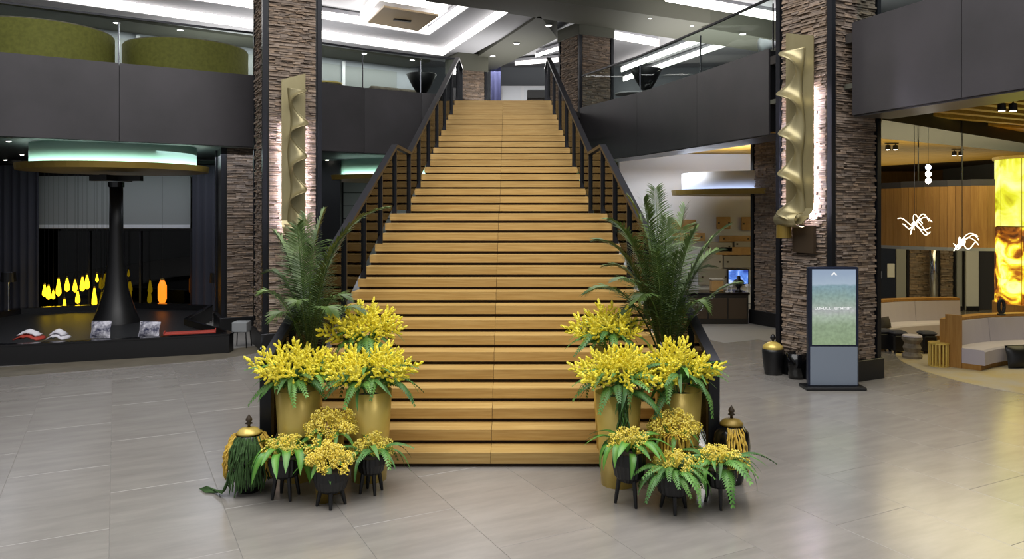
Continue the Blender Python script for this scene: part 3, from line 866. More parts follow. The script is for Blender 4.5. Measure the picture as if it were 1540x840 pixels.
# yellow reflections in the dark window, built as glowing shapes; caps and cords invented
amb = [(67, 437, 9), (73, 440, 10), (80, 443, 7), (88, 432, 13), (101, 428, 10), (113, 430, 9), (124, 427, 11), (131, 424, 11), (117, 447, 9), (118, 473, 15), (142, 447, 14), (146, 418, 6), (155, 462, 12), (161, 445, 11), (153, 480, 6), (97, 462, 12)]
for x, y, h in amb:
    p = P(x, y, 20.6); dd_ = 20.2 + .9 * ((x * 7 + y * 3) % 10) / 10; p = P(x, y, dd_); hh = h / FPX * 20.6
    t = thing('amber_reflection', p, 'amber reflection in the dark window, modelled as a hanging glowing shape', 'reflection', group='amber reflections in the dark window')
    w = min(.065, hh * .36)
    MB().lathe([(w * .3, -hh), (w, -hh * .7), (w * .95, -hh * .2), (w * .6, hh * .4), (w * .3, hh)], n=12).build('glow_body', M['amber'], t, smooth=True)
    MB().lathe([(w * .4, hh), (w * .4, hh + .04), (.004, hh + .05)], n=10).build('cap', M['brass_dark'], t)
    MB().tube([(0, 0, hh + .05), (0, 0, 4.2 - p.z)], .004, 4).build('cord', M['black'], t)
p = P(244, 438, 20.6)  # one more window reflection, built as a hanging shape
t = thing('amber_reflection', p, 'dim orange window reflection modelled as a tall hanging shape, alone on the stone pillar side', 'reflection')
MB().lathe([(.07, -.3), (.11, -.2), (.11, .15), (.05, .3)], n=12).build('glow_body', M['amber_red'], t, smooth=True)
MB().lathe([(.05, .3), (.05, .34), (.004, .36)], n=10).build('cap', M['brass_dark'], t)
MB().tube([(0, 0, .36), (0, 0, 4.2 - p.z)], .004, 4).build('cord', M['black'], t)
# small table by the column
p = FL(374, 534); p = Vector((p.x - .45, p.y + .9, 0))
t = thing('side_table', p, 'small pale side table with box top beside the stone pillar', 'table')
MB().bevbox((0, 0, .42), (.3, .3, .2), .01).build('top', M['plaster_grey'], t)
for sx in (-1, 1):
    for sy in (-1, 1): MB().tube([(sx * .13, sy * .13, .32), (sx * .15, sy * .15, 0)], .012).build('leg', M['black'], t)

# ================================================================== KIOSK
kp = FL(1256, 586); kw = .785
t = thing('digital_kiosk', (kp.x, kp.y + .1, 0), 'freestanding grey digital kiosk showing a green landscape', 'kiosk')
MB().bevbox((0, 0, .025), (.93, .34, .05), .01).build('base_plate', M['black'], t)
body = MB().bevbox((0, 0, .97), (kw, .10, 1.86), .012).build('body', M['screen_frame'], t)
MB().bevbox((0, -.052, .36), (kw - .05, .012, .60), .004).build('lower_panel', M['kiosk_grey'], t)
sc = MB().box((0, -.054, 1.275), (kw - .11, .01, 1.17)).build('screen', M['screen'], t)
rr = random.Random(4)
mb = MB(); x = -.30           # one line of white lettering too small to read in the photo: broken strokes
for k in range(13):
    w = rr.uniform(.028, .042); c = x + w / 2; h = .04
    if k != 6:
        mb.box((c - w * .4, -.061, 1.255), (.009, .002, h)); mb.box((c + w * .1, -.061, 1.255 + rr.choice((-.016, 0, .016))), (w * .75, .002, .009))
        if rr.random() < .6: mb.box((c + w * .38, -.061, 1.255), (.009, .002, h))
    x += w + .010
mb.build('lettering', M['text_white'], sc)
mb = MB(); mb.poly([(-.05, -.061, 1.77), (-.022, -.061, 1.77), (0, -.061, 1.80), (0, -.061, 1.825)]); mb.poly([(.05, -.061, 1.77), (.022, -.061, 1.77), (0, -.061, 1.80), (0, -.061, 1.825)])
mb.build('emblem', M['text_white'], sc)

# urns at the foot of the kiosk pillar
def small_urn(p, h, r, label, gold=True):
    t = thing('urn', p, label, 'urn')
    fixn(MB().lathe([(r * .72, 0), (r * .78, .02), (r * .95, h * .45), (r, h * .62), (r * .96, h * .7)], n=24).build('body', M['black'], t, smooth=True))
    fixn(MB().lathe([(r * .97, h * .68), (r * .9, h * .78), (r * .5, h * .86), (r * .35, h * .88), (.01, h * .9)], n=24).build('lid', M['gold_pot'] if gold else M['black'], t, smooth=True))
    fixn(MB().lathe([(r * .14, h * .88), (r * .1, h * .92), (r * .28, h * .98), (r * .2, h * 1.05), (.004, h * 1.1)], n=14).build('finial', M['black'], t, smooth=True))
p = FL(1167, 565); small_urn((p.x, p.y + .15, 0), .62, .18, 'black urn with gold shoulder and finial lid at the pillar foot')
p = FL(1202, 571); t = thing('floor_vase', (p.x, p.y + .13, 0), 'plain black tapered planter between the gold lidded urn and the kiosk', 'planter')
fixn(MB().lathe([(.12, 0), (.15, .2), (.165, .42), (.145, .42), (.13, .3), (.01, .28)], n=24).build('body', M['black_gloss'], t, smooth=True))

# ================================================================== UPPER FLOOR FURNITURE
def booth(c, r, h, label):
    t = thing('round_booth', c, label, 'booth')
    prof = [(r, 0), (r, h), (r - .035, h + .03), (r - .09, h), (r - .09, 0)]
    fixn(MB().lathe(prof + [prof[0]], n=56, a0=math.radians(-215), a1=math.radians(35)).build('back_shell', M['green_seat'], t, smooth=False))
    fixn(MB().lathe([(r - .1, 0), (r - .1, .42), (r - .6, .45), (r - .62, 0)], n=40, a0=math.radians(-205), a1=math.radians(25)).build('seat', M['seat_pale'], t))
    pts = [(math.cos(a) * (r - .04), math.sin(a) * (r - .04), h + .03) for a in [math.radians(-215 + 250 * i / 50) for i in range(51)]]
    MB().tube(pts, .018, 6).build('piping', M['stool_stone'], t)
b = P(281, 0, 19.9); booth((b.x, b.y, 5.6), 1.5, 1.28, 'round olive green booth beside the sculpture pillar on the balcony')
b = P(60, 0, 17.9); booth((b.x, b.y, 5.6), 1.55, 1.26, 'round olive green booth further from the sculpture pillar on the balcony')
# bowl planters / chairs
def bowl_chair(c, r, label):
    t = thing('bowl_chair', c, label, 'chair')
    fixn(MB().lathe([(.12, .42), (r * .6, .62), (r, .95), (r * .97, .97), (r * .55, .68), (.05, .55)], n=26).build('bowl', M['black'], t, smooth=True))
    MB().tube([(0, 0, .03), (0, 0, .5)], .03, 8).build('stem', M['steel_dark'], t)
    MB().lathe([(.25, 0), (.25, .03), (.03, .04)], n=18).build('foot', M['steel_dark'], t)
    fixn(MB().lathe([(r * .8, .80), (.02, .80)], n=20).build('cushion', M['drape'], t))
b = P(634, 0, 21.5); bowl_chair((b.x, b.y, 5.55 + .05), .42, 'black bowl-shaped chair on the balcony beside the stair rail')
b = P(958, 0, 20.8); bowl_chair((b.x + .25, b.y, 5.6), .42, 'black bowl-shaped chair behind the slanting balcony glass')
def sofa(c, w, rz, label, m='seat_pale'):
    t = thing('sofa', c, label, 'sofa', rz=rz)
    MB().bevbox((0, 0, .25), (w, .8, .36), .05).build('seat', M[m], t)
    MB().bevbox((0, .38, .55), (w, .2, .75), .06).build('backrest', M[m], t)
    for s in (-1, 1):
        MB().bevbox((s * (w / 2 + .08), 0, .38), (.18, .85, .6), .05).build('arm', M[m], t)
        for q in (-1, 1): MB().tube([(s * w * .42, q * .3, .08), (s * w * .42, q * .3, 0)], .02).build('leg', M['wood_dark'], t)
b = P(585, 0, 24.0); sofa((b.x, b.y, 5.6), 1.7, GA + 3.3, 'pale upholstered sofa on the balcony under the window blinds', 'stool_stone')
b = P(525, 0, 25); sofa((b.x, b.y, 5.6), 1.5, GA + 3.3, 'white upholstered sofa on the balcony near the yellow lit table', 'white_cloth')
def round_table(c, r, label, m):
    t = thing('round_table', c, label, 'table')
    MB().lathe([(r, .70), (r, .74), (.02, .74)], n=26).build('top', M[m], t)
    MB().tube([(0, 0, .03), (0, 0, .7)], .03, 8).build('stem', M['steel_dark'], t)
    MB().lathe([(.22, 0), (.22, .03), (.03, .04)], n=18).build('foot', M['steel_dark'], t)
b = P(492, 0, 21.6); round_table((b.x, b.y, 5.6), .42, 'round yellow topped table on the balcony behind the sculpture pillar', 'gold_pot')
b = P(935, 0, 23.5); round_table((b.x + .3, b.y, 5.6), .5, 'round pale topped table behind the slanting balcony glass', 'plaster_white')
# tilted white cone lamp over the slanting balcony
b = P(1150, 68, 15.5); t = thing('cone_lamp', (b.x, b.y + .0, 5.6), 'white cone-shaded lamp leaning over the slanting balcony beside the gold sculpture', 'lamp')
hz = b.z - 5.6
MB().lathe([(.12, 0), (.12, .02), (.02, .03)], n=16).build('base', M['steel_dark'], t)
MB().tube([(0, 0, .02), (.05, 0, hz * .7), (.22, 0, hz)], .012, 6).build('arm', M['chrome'], t)
o = fixn(MB().lathe([(.03, -.28), (.16, .14)], n=18).build('shade', M['lamp_white'], t, smooth=True)); o.location = (.05, 0, hz); o.rotation_euler = (0, math.radians(-97), 0)
# counter block, navy curtain and windows behind the stair head
b = P(808, 0, 25.0); t = thing('host_stand', (b.x, b.y, 5.6), 'dark wooden host stand with a wider top at the stair head', 'stand')
MB().bevbox((0, 0, .38), (.42, .42, .76), .01).build('body', M['wood_dark'], t)
MB().bevbox((-.02, 0, .90), (.62, .5, .28), .015).build('top', M['counter_dark'], t)
drape(P(738, 0, 31).x, P(753, 0, 31).x, 31.0, 5.62, 8.6, 'narrow navy curtain beside the stair head windows', 'drape_navy')
def upper_window(n, x0, x1, y, z0, z1, div):
    w = tag(MB().box(((x0 + x1) / 2, y + .06, (z0 + z1) / 2), (x1 - x0, .06, z1 - z0)).build('window_%d' % n, M['plaster_white']), kind='structure')
    for k in range(div):
        a = x0 + (x1 - x0) * k / div; b = x0 + (x1 - x0) * (k + 1) / div
        MB().box(((a + b) / 2, y, z0 + (z1 - z0) * .64), (b - a - .12, .04, (z1 - z0) * .70)).build('roller_shade', M['blind_pale'], w)
        MB().box(((a + b) / 2, y + .01, z0 + (z1 - z0) * .15), (b - a - .12, .02, (z1 - z0) * .26)).build('pane', M['glass'], w)
upper_window(3, P(754, 0, 33).x, P(850, 0, 33).x, 33, 5.65, 8.1, 3)

# ================================================================== SHOP (behind the right palm)
cd = 19.2
b = P(1074, 0, cd); t = thing('display_counter', (b.x, cd, 0), 'long dark display counter in front of the shop wall', 'counter')
MB().bevbox((0, 0, .36), (1.5, .7, .72), .01).build('body', M['counter_dark'], t)
MB().bevbox((0, 0, .74), (1.55, .76, .05), .008).build('top', M['black_gloss'], t)
for k in range(3): MB().box((-.48 + .48 * k, -.355, .38), (.44, .012, .5)).build('front_panel', M['wood_dark'], t)
b = P(1110, 0, cd); t = thing('necklace_bust', (b.x, cd - .05, .765), 'black necklace bust standing on the dark display counter', 'bust')
fixn(MB().lathe([(.09, 0), (.09, .02), (.035, .04), (.05, .1), (.13, .2), (.12, .27), (.05, .3), (.045, .38), (.0, .39)], n=18).build('torso', M['black'], t, smooth=True))
b = P(1077, 0, cd); t = thing('display_box', (b.x, cd - .05, .765), 'peach coloured display box on the dark counter', 'box')
MB().bevbox((0, 0, .14), (.3, .22, .28), .015).build('body', M['board_wood'], t); MB().bevbox((0, 0, .3), (.32, .24, .04), .008).build('lid', M['paper_board'], t)
for k, x in enumerate((1092, 1098, 1122, 1129)):
    b = P(x, 0, cd); t = thing('jewellery_stand', (b.x, cd - .1, .765), 'small white jewellery stand on the dark counter', 'stand', group='white jewellery stands on the counter')
    MB().lathe([(.05, 0), (.05, .015), (.012, .02), (.012, .14)], n=12).build('stem', M['lamp_white'], t)
    MB().lathe([(.05, .13), (.05, .17), (.0, .2)], n=12).build('head', M['lamp_white'], t)
# wall boards
wd = 22.9
for k, (x0, x1, y0, y1, m) in enumerate(((1078, 1098, 326, 344, 'board_wood'), (1115, 1136, 326, 346, 'board_wood'), (1082, 1130, 354, 363, 'board_wood'), (1060, 1101, 364, 378, 'paper_board'), (1076, 1136, 371, 383, 'board_wood'), (1088, 1136, 384, 402, 'paper_board'), (1050, 1086, 382, 404, 'paper_board'), (1050, 1096, 404, 428, 'paper_board'), (1104, 1136, 362, 371, 'paper_board'), (1010, 1046, 330, 345, 'board_wood'), (1012, 1060, 350, 362, 'board_wood'))):
    a, b = P(x0, y1, wd), P(x1, y0, wd)
    t = thing('wall_board', ((a.x + b.x) / 2, wd, a.z), ('honey wood' if m == 'board_wood' else 'pale grey') + ' board mounted on the white shop wall', 'board', group=('wood' if m == 'board_wood' else 'grey') + ' boards on the shop wall')
    MB().bevbox((0, 0, (b.z - a.z) / 2), (b.x - a.x, .12, b.z - a.z), .008).build('board', M[m], t)
    for s in (-1, 1): MB().box((s * (b.x - a.x) * .38, -.065, (b.z - a.z) / 2), (.05, .02, .05)).build('bracket', M['wood_dark'], t)
a, b = P(1097, 427, 22.7), P(1126, 406, 22.7)
t = thing('wall_screen', ((a.x + b.x) / 2, 22.75, a.z), 'small glowing blue screen on the shop wall', 'screen')
onyx_mat('blue_screen', [(.3, '#1f3f9a'), (.5, '#5f8fe6'), (.7, '#dce8ff')], 1.2, 3)
MB().bevbox((0, .05, (b.z - a.z) / 2), (b.x - a.x + .06, .06, b.z - a.z + .06), .008).build('frame', M['black'], t)
MB().box((0, .015, (b.z - a.z) / 2), (b.x - a.x, .01, b.z - a.z)).build('display', M['blue_screen'], t)

# ================================================================== RIGHT WING CEILING
ZR = 4.24
# big glossy beam from the kiosk pillar along the grid
n0, n1b, f0, f1 = PZ(1326, 180, ZR), PZ(1560, 219, ZR), PZ(1323, 208, ZR), PZ(1580, 233, ZR)
bm_ = tag(fixn(MB().prism([n0.xy, n1b.xy, f1.xy, f0.xy], ZR, 4.68).build('ceiling_beam_glossy', M['gloss_panel'])), kind='structure')
fc = MB().wallseg(n0.xy, n1b.xy, .02, ZR, 4.68, -1).build('face', M['black'], bm_)
# wood boards: one plank per strip, far field behind the beam and towards the shop
wc = tag(MB().prism([(3.6, 21.5), (5.2, 17), (6.6, 14), (8, 13.6), (17, 17), (19, 35.4), (3.6, 35.4)], 4.56, 4.6).build('ceiling_wood', M['wood_dark']), kind='structure')
pw = .42
for k in range(60):
    u = 1.0 + k * pw   # along NN-perpendicular rows: each plank runs along E1
    # plank k lies at distance u behind the line through the kiosk pillar
    us = 1.25 + .154 * (u - 1.8)
    o = Vector(KR) - NN.xy * u + E1.xy * us
    L_ = 16 - us
    a = o; b = o + E1.xy * L_
    c = (a + b) / 2
    if c.y > 34.5: break
    MB().box((c.x, c.y, 4.50), (L_, pw - .02, .05), GA).build('plank', M['wood_ceiling'], wc)
# yellow slats near the onyx column, between lip and beam
for k in range(9):
    a = PZ(1345 + k * 26, 171 - k * 6.2, 4.45); b = a + E1 * 4.5
    c = (a + b) / 2
    MB().box((c.x, c.y, 4.55), (4.5, .16, .2), GA).build('slat', M['wood_ceiling'], wc)
# long boards between the slanting balcony and the dark bulkhead
tag(MB().prism([PZ(930, 262, 3.95).xy, PZ(1180, 268, 3.95).xy, PZ(1180, 279, 3.95).xy, PZ(925, 278, 3.95).xy], 3.95, 4.7).build('ceiling_bulkhead', M['soffit_dark']), kind='structure')
# twin spotlights
def twin_spot(x, y, z, label, group, big=1.0, aim=True):
    p = PZ(x, y, z - .12); t = thing('twin_spotlight', (p.x, p.y, z), label, 'spotlight', group=group)
    MB().box((0, 0, -.012), (.3 * big, .06, .02)).build('track_plate', M['black'], t)
    for s in (-1, 1):
        MB().tube([(s * .085 * big, 0, -.02), (s * .085 * big, 0, -.06)], .012, 6).build('stem', M['black'], t)
        h = MB().lathe([(.03, -.05), (.055 * big, -.06), (.06 * big, -.17), (.05 * big, -.17)], (s * .085 * big, 0, 0), n=14).build('head', M['black'], t)
        MB().lathe([(.05 * big, -.168), (.02, -.18), (.0, -.181)], (s * .085 * big, 0, 0), n=14).build('lens', M['downlight'], h)
for x, y in ((1341, 222), (1440, 231)):
    twin_spot(x, y, 4.47, 'twin black spotlight under the wooden ceiling of the lounge', 'twin spotlights of the lounge', 1.1)
twin_spot(1515, 162, 4.43, 'twin black spotlight hanging between the yellow slats beside the balcony', None)
for x, y in ((1035, 244), (1140, 252)): twin_spot(x, y, 4.47, 'twin black spotlight under the wood boards by the slanting balcony', 'twin spotlights by the slanting balcony', 1.1)
# three small hanging glass lights
for k, y in enumerate((252, 262, 272)):
    p = P(1396, y, 14.0); t = thing('pendant_light', p, ('topmost', 'middle', 'lowest')[k] + ' small glass pendant in the vertical row under the wooden ceiling', 'pendant')
    MB().lathe([(.0, -.06), (.045, -.02), (.05, .02), (.02, .06), (.0, .06)], n=12).build('globe', M['downlight'] if k else M['uplight'], t, smooth=True)
    MB().tube([(0, .0, .05), (0, 0, 4.48 - p.z)], .004, 4).build('cord', M['black'], t)

# ================================================================== LOUNGE
RC = Vector((10.25, 13.9, 0))
# round rug inlay
t = tag(MB().lathe([(3.15, 0), (3.15, .006), (.0, .006)], (0, 0, 0), n=72).build('round_rug', M['rug'], None, loc=None), 'large round beige and gold patterned rug under the curved benches', 'rug')
t.location = (RC.x, RC.y - .35, .0)
# suspended wood drum: panels along an arc
dr = thing('wooden_drum', (RC.x, 16.2, 1.98), 'curved hanging drum of upright wood panels above the benches', 'drum')
dpts = [(P(x, 0, d).x, d) for x, d in ((1285, 17.6), (1320, 17.0), (1355, 16.5), (1390, 16.15), (1425, 15.9), (1460, 15.75), (1497, 15.7))]
zt = [P(0, y, d).z for y, d in ((287, 17.6), (284, 17.0), (282, 16.5), (281, 16.15), (280, 15.9), (279, 15.75), (278, 15.7))]
zb_ = P(0, 371, 16).z
O = Vector((RC.x, 16.2, 1.98))
for i, (p, q) in enumerate(zip(dpts, dpts[1:])):
    a = Vector((p[0], p[1])) - O.xy; b = Vector((q[0], q[1])) - O.xy
    for k in range(3):
        c0 = a.lerp(b, k / 3 + .006); c1 = a.lerp(b, (k + 1) / 3 - .006)
        MB().wallseg(c0, c1, .05, zb_ - O.z, zt[i] - O.z, 1).build('panel', M['wood_wall'], dr)
    MB().wallseg(a, b, .12, zt[i] - O.z, zt[i] - O.z + .13, 1).build('top_edge', M['fascia'], dr)
    MB().wallseg(a, b, .14, zb_ - O.z - .07, zb_ - O.z, 1).build('bottom_edge', M['plaster_grey'], dr)
for x, d in ((1381, 16.3), (1447, 15.95)):
    a = Vector((P(x, 0, d).x, d, 0)) - Vector((O.x, O.y, 0)); MB().tube([(a.x, a.y, zt[3] - O.z + .1), (a.x, a.y, 4.24 - O.z)], .012, 6).build('rod', M['black'], dr)
# back wall doors and stone panels
wb = 21.4
def panel_obj(x0, x1, y0, y1, d, name, label, cat, m, parts=None):
    a, b = P(x0, y1, d), P(x1, y0, d)
    t = thing(name, ((a.x + b.x) / 2, d, 0), label, cat)
    MB().bevbox((0, 0, 1.15), (b.x - a.x, .08, 2.3), .01).build('panel', M[m], t)
    return t, b.x - a.x
t, w = panel_obj(1318, 1346, 376, 455, wb, 'service_door', 'dark blue service door with a bright vision panel behind the benches', 'door', 'screen_frame')
MB().box((.12, -.05, P(0, 406, wb).z), (.2, .02, .38)).build('vision_panel', M['blind_pale'], t); MB().box((-.15, -.06, 1.0), (.03, .04, .2)).build('handle', M['chrome'], t)
t, w = panel_obj(1347, 1362, 376, 455, wb, 'wall_pier', 'plain grey wall pier between the service door and the stone panel', 'pier', 'plaster_grey'); MB().box((0, -.05, .06), (w, .03, .12)).build('skirting', M['black'], t)
for k, (x0, x1, lab) in enumerate(((1363, 1400, 'wide framed ledge-stone panel behind the hanging drum, next to the grey wall pier'), (1409, 1434, 'narrow framed ledge-stone panel behind the hanging drum, next to the chrome post'))):
    t, w = panel_obj(x0, x1, 376, 455, wb, 'stone_panel', lab, 'panel', 'black')
    s = ledgestone(w - .12, 2.2, 50 + k).build('stone_face', M['stone'], t); s.location = (0, -.04, .02); s['kind'] = 'stuff'
t = thing('chrome_post', (P(1404, 0, 21.0).x, 21.0, 0), 'polished chrome post between the two stone panels', 'post')
MB().lathe([(.11, .03), (.11, 2.3)], n=18).build('shaft', M['chrome'], t, smooth=True); MB().lathe([(.15, 0), (.15, .04), (.11, .05)], n=18).build('foot', M['steel_dark'], t)
t, w = panel_obj(1438, 1446, 376, 455, wb, 'wall_pier', 'slim grey wall pier beside the narrow stone panel', 'pier', 'plaster_grey'); MB().box((0, -.05, .06), (w, .03, .12)).build('skirting', M['black'], t)
t, w = panel_obj(1452, 1471, 376, 455, wb, 'wall_pier', 'light grey wall pier beside the onyx column', 'pier', 'blind_pale'); MB().box((0, -.05, .06), (w, .03, .12)).build('skirting', M['black'], t)
# benches
def arc_bench(c, r, a0, a1, label, seat_d=.62, base_h=.10, seat_h=.36, back_h=.84, n=16, end0=True):
    t = thing('curved_bench', c, label, 'bench')
    A0, A1 = math.radians(a0), math.radians(a1)
    fixn(MB().lathe([(r - seat_d + .06, 0), (r - seat_d + .06, base_h), (r, base_h), (r, 0), (r - seat_d + .06, 0)], n=n, a0=A0, a1=A1).build('plinth', M['wood_wall'], t))
    fixn(MB().lathe([(r - seat_d, base_h), (r - seat_d, seat_h - .03), (r - seat_d + .03, seat_h), (r - .10, seat_h), (r - .10, base_h)], n=n, a0=A0, a1=A1).build('seat', M['seat_pale'], t))
    m_ = max(2, n // 4)
    for k in range(m_):
        x0 = A0 + (A1 - A0) * (k + .004) / m_; x1 = A0 + (A1 - A0) * (k + .996) / m_
        fixn(MB().lathe([(r - .16, seat_h), (r - .12, back_h - .06), (r - .02, back_h - .05), (r, seat_h), (r - .16, seat_h)], n=6, a0=x0, a1=x1).build('back_cushion', M['seat_pale'], t))
    fixn(MB().lathe([(r - .10, back_h - .05), (r - .10, back_h), (r + .10, back_h), (r + .10, 0), (r, 0), (r, back_h - .05), (r - .10, back_h - .05)], n=n, a0=A0, a1=A1).build('wood_cap', M['wood_wall'], t))
    if end0:
        for A in (A0,):
            e = MB().box((r - .13, 0, back_h / 2 - .1), (.26, .05, back_h - .02 + .2)); o = e.build('end_panel', M['wood_wall'], t); o.rotation_euler = (0, 0, A); o.location = (0, 0, .1)
    return t
# near bench: end panel at (1408-1425), runs to the right
B1 = P(1475, 0, 10.9)
arc_bench((9.9, 11.4, 0), 3.2, 133, 66, 'pale curved bench with wood frame, nearest to the polished hall floor', n=14)
arc_bench((RC.x - .5, 13.2, 0), 3.95, 152, 88, 'pale curved bench backing the chrome post and stone panels', n=16, end0=False)
# gold fluted side table at the bench end
p = FL(1419, 553); t = thing('fluted_table', (p.x, p.y + .16, 0), 'small gold table of upright rods at the end of the near bench', 'table')
for k in range(16):
    a = 2 * math.pi * k / 16; MB().tube([(.15 * math.cos(a), .15 * math.sin(a), .02), (.15 * math.cos(a), .15 * math.sin(a), .40)], .016, 6).build('rod', M['gold_pot'], t)
MB().lathe([(.17, .40), (.17, .425), (.0, .425)], n=24).build('top', M['gold_pot'], t); MB().lathe([(.17, 0), (.17, .025), (.0, .025)], n=24).build('foot', M['gold_pot'], t)
# stone stool and dark ottomans
p = FL(1380, 541); t = thing('carved_stool', (p.x, p.y + .2, 0), 'carved taupe hourglass stool in front of the far bench', 'stool')
fixn(MB().lathe([(.17, 0), (.18, .05), (.13, .12), (.16, .2), (.13, .28), (.18, .36), (.17, .4), (.0, .41)], n=20).build('body', M['stool_stone'], t))
MB().lathe([(.175, .405), (.16, .43), (.0, .435)], n=20).build('seat_pad', M['seat_pale'], t)
for x, y, lab in ((1354, 531, 'black cube ottoman beside the carved stool'), (1331, 528, 'black cube ottoman behind the kiosk pillar, next to the other ottoman'), (1398, 532, 'black cube ottoman between the carved stool and the bench end')):
    p = FL(x, y); t = thing('ottoman', (p.x, p.y + .1, 0), lab, 'ottoman')
    MB().bevbox((0, 0, .2), (.28, .28, .32), .03).build('body', M['black'], t); MB().bevbox((0, 0, .39), (.29, .29, .07), .03).build('cushion', M['drape'], t)
    for sx in (-1, 1):
        for sy in (-1, 1): MB().tube([(sx * .11, sy * .11, .05), (sx * .11, sy * .11, 0)], .015).build('foot', M['steel_dark'], t)
cushion((P(1346, 0, 15.4).x, 15.75, .37), .40, .22, .12, GA + .2, 'carpet', 'dark scatter cushion on the far bench above the ottomans')
cushion((P(1537, 0, 13.5).x, 13.55, .0), .42, .40, .2, .1, 'black', 'black floor cushion leaning against the near bench seat')
# onyx column
oc = thing('onyx_column', (10.62, 15.62, 0), 'glowing backlit onyx column, lime above and brown below', 'column')
r_ = .73
MB().lathe([(r_ + .04, 0), (r_ + .04, .9)], n=32).build('base', M['wood_wall'], oc)
for k in range(10):
    a0, a1 = 2 * math.pi * k / 10 + .008, 2 * math.pi * (k + 1) / 10 - .008
    MB().lathe([(r_, .9), (r_, 2.44)], n=4, a0=a0, a1=a1).build('lower_panel', M['onyx_brown'], oc, smooth=True)
    MB().lathe([(r_, 2.46), (r_, 3.80)], n=4, a0=a0, a1=a1).build('upper_panel', M['onyx_lime'], oc, smooth=True)
MB().lathe([(r_ - .03, .9), (r_ - .03, 3.81), (0, 3.81)], n=32).build('core', M['brass_dark'], oc)
fixn(MB().lathe([(r_ + .04, 3.80), (r_ + .04, 3.86), (.0, 3.86)], n=32).build('top_cap', M['brass_dark'], oc))
# dark statue disc on the bench cap next to the column
p = P(1506, 462, 14.2); p.z = .845; t = thing('ring_sculpture', p, 'dark ring ornament on the bench cap in front of the onyx column', 'ornament')
pts = [(.05 * math.cos(a), 0, .16 + .12 * math.sin(a)) for a in [2 * math.pi * k / 24 for k in range(25)]]
MB().tube(pts, .03, 8).build('ring', M['black'], t, smooth=True); MB().bevbox((0, 0, .015), (.12, .08, .03), .005).build('foot', M['black'], t)
# squiggle chandeliers
def chandelier(x, y, d, w, label, seed):
    p = P(x, y, d); t = thing('chandelier', p, label, 'chandelier'); rr = random.Random(seed)
    for k in range(11):
        a = 2 * math.pi * (k + rr.uniform(-.35, .35)) / 11; pts = []; L_ = w / 2 * rr.uniform(.6, 1.1); amp = rr.uniform(.04, .11); ph = rr.uniform(0, 6); cu = rr.uniform(-1.6, 1.6)
        for i in range(13):
            u = i / 12; r = L_ * u
            pts.append((r * math.cos(a + cu * u), r * math.sin(a + cu * u), amp * (math.sin(u * 4.5 + ph) - math.sin(ph)) - .03 * u))
        MB().tube(pts, .008, 5).build('arm', M['chandelier'], t)
    MB().lathe([(.0, -.05), (.05, 0), (.0, .05)], n=12).build('hub', M['chandelier'], t)
    MB().tube([(0, 0, .05), (0, 0, 4.48 - p.z)], .006, 5).build('cord', M['black'], t)
chandelier(1375, 336, 14.3, .54, 'squiggly glowing chandelier before the wood drum, nearer the kiosk pillar', 1)
chandelier(1447, 363, 14.6, .58, 'squiggly glowing chandelier before the wood drum, nearer the onyx column', 2)
# ================================================================== PLANT MESHES
def bez(a, b, c, u): return a * (1 - u) ** 2 + b * (2 * u * (1 - u)) + c * u * u
def blade(mb, base, tip, side, w, seg=3, sag=0.0, fold=.0):
    """tapered leaf blade from base to tip"""
    b = len(mb.v); d = tip - base
    for i in range(seg + 1):
        u = i / seg; ww = w * (1 - abs(2 * u - .7) ** 2 * .5) * (1 - u ** 4) * (.5 + .5 * min(1, u * 5)) / 2
        p = base + d * u + Vector((0, 0, -sag * u * u))
        mb.v += [tuple(p - side * ww), tuple(p + side * ww)]
    for i in range(seg): mb.face((b + 2 * i, b + 2 * i + 1, b + 2 * i + 3, b + 2 * i + 2))
def palm_frond(a, c, tip, n=34, ll=.34, seed=0):
    """pinnate palm frond: rachis plus two rows of narrow leaflets"""
    rr = random.Random(seed); leaf = MB(); pts = [bez(a, c, tip, i / 20) for i in range(21)]
    L = sum((q - p).length for p, q in zip(pts, pts[1:]))
    n = max(18, int(L / .027))
    for i in range(n):
        u = .20 + .80 * i / (n - 1); p = bez(a, c, tip, u); t = (bez(a, c, tip, min(1, u + .01)) - bez(a, c, tip, u - .01)).normalized()
        up = Vector((0, 0, 1)); side = t.cross(up)
        if side.length < .2: side = t.cross(Vector((0, -1, 0)))
        side.normalize(); nrm = side.cross(t)
        l = ll * (math.sin(math.pi * min(1, .12 + .88 * (1 - abs(2 * (u - .2) / .8 - .75) / 1.3))) ** .8) * rr.uniform(.85, 1.1)
        l = ll * min(1, .35 + u * 1.5) * (1 - .62 * max(0, u - .5) / .5) * rr.uniform(.88, 1.1)
        for s in (-1, 1):
            d = (side * s * (1.2 - .5 * u) + t * (.42 + .5 * u) + nrm * rr.uniform(.0, .22)).normalized()
            tipp = p + d * l
            w = (d.cross(nrm)).normalized()
            blade(leaf, p, tipp, (w * .5 + nrm * .5 * s).normalized(), .017, 3, sag=l * rr.uniform(.15, .4))
    stem = leaf.tube(pts, [.012 - .009 * i / 20 for i in range(21)], 5)
    return leaf, stem
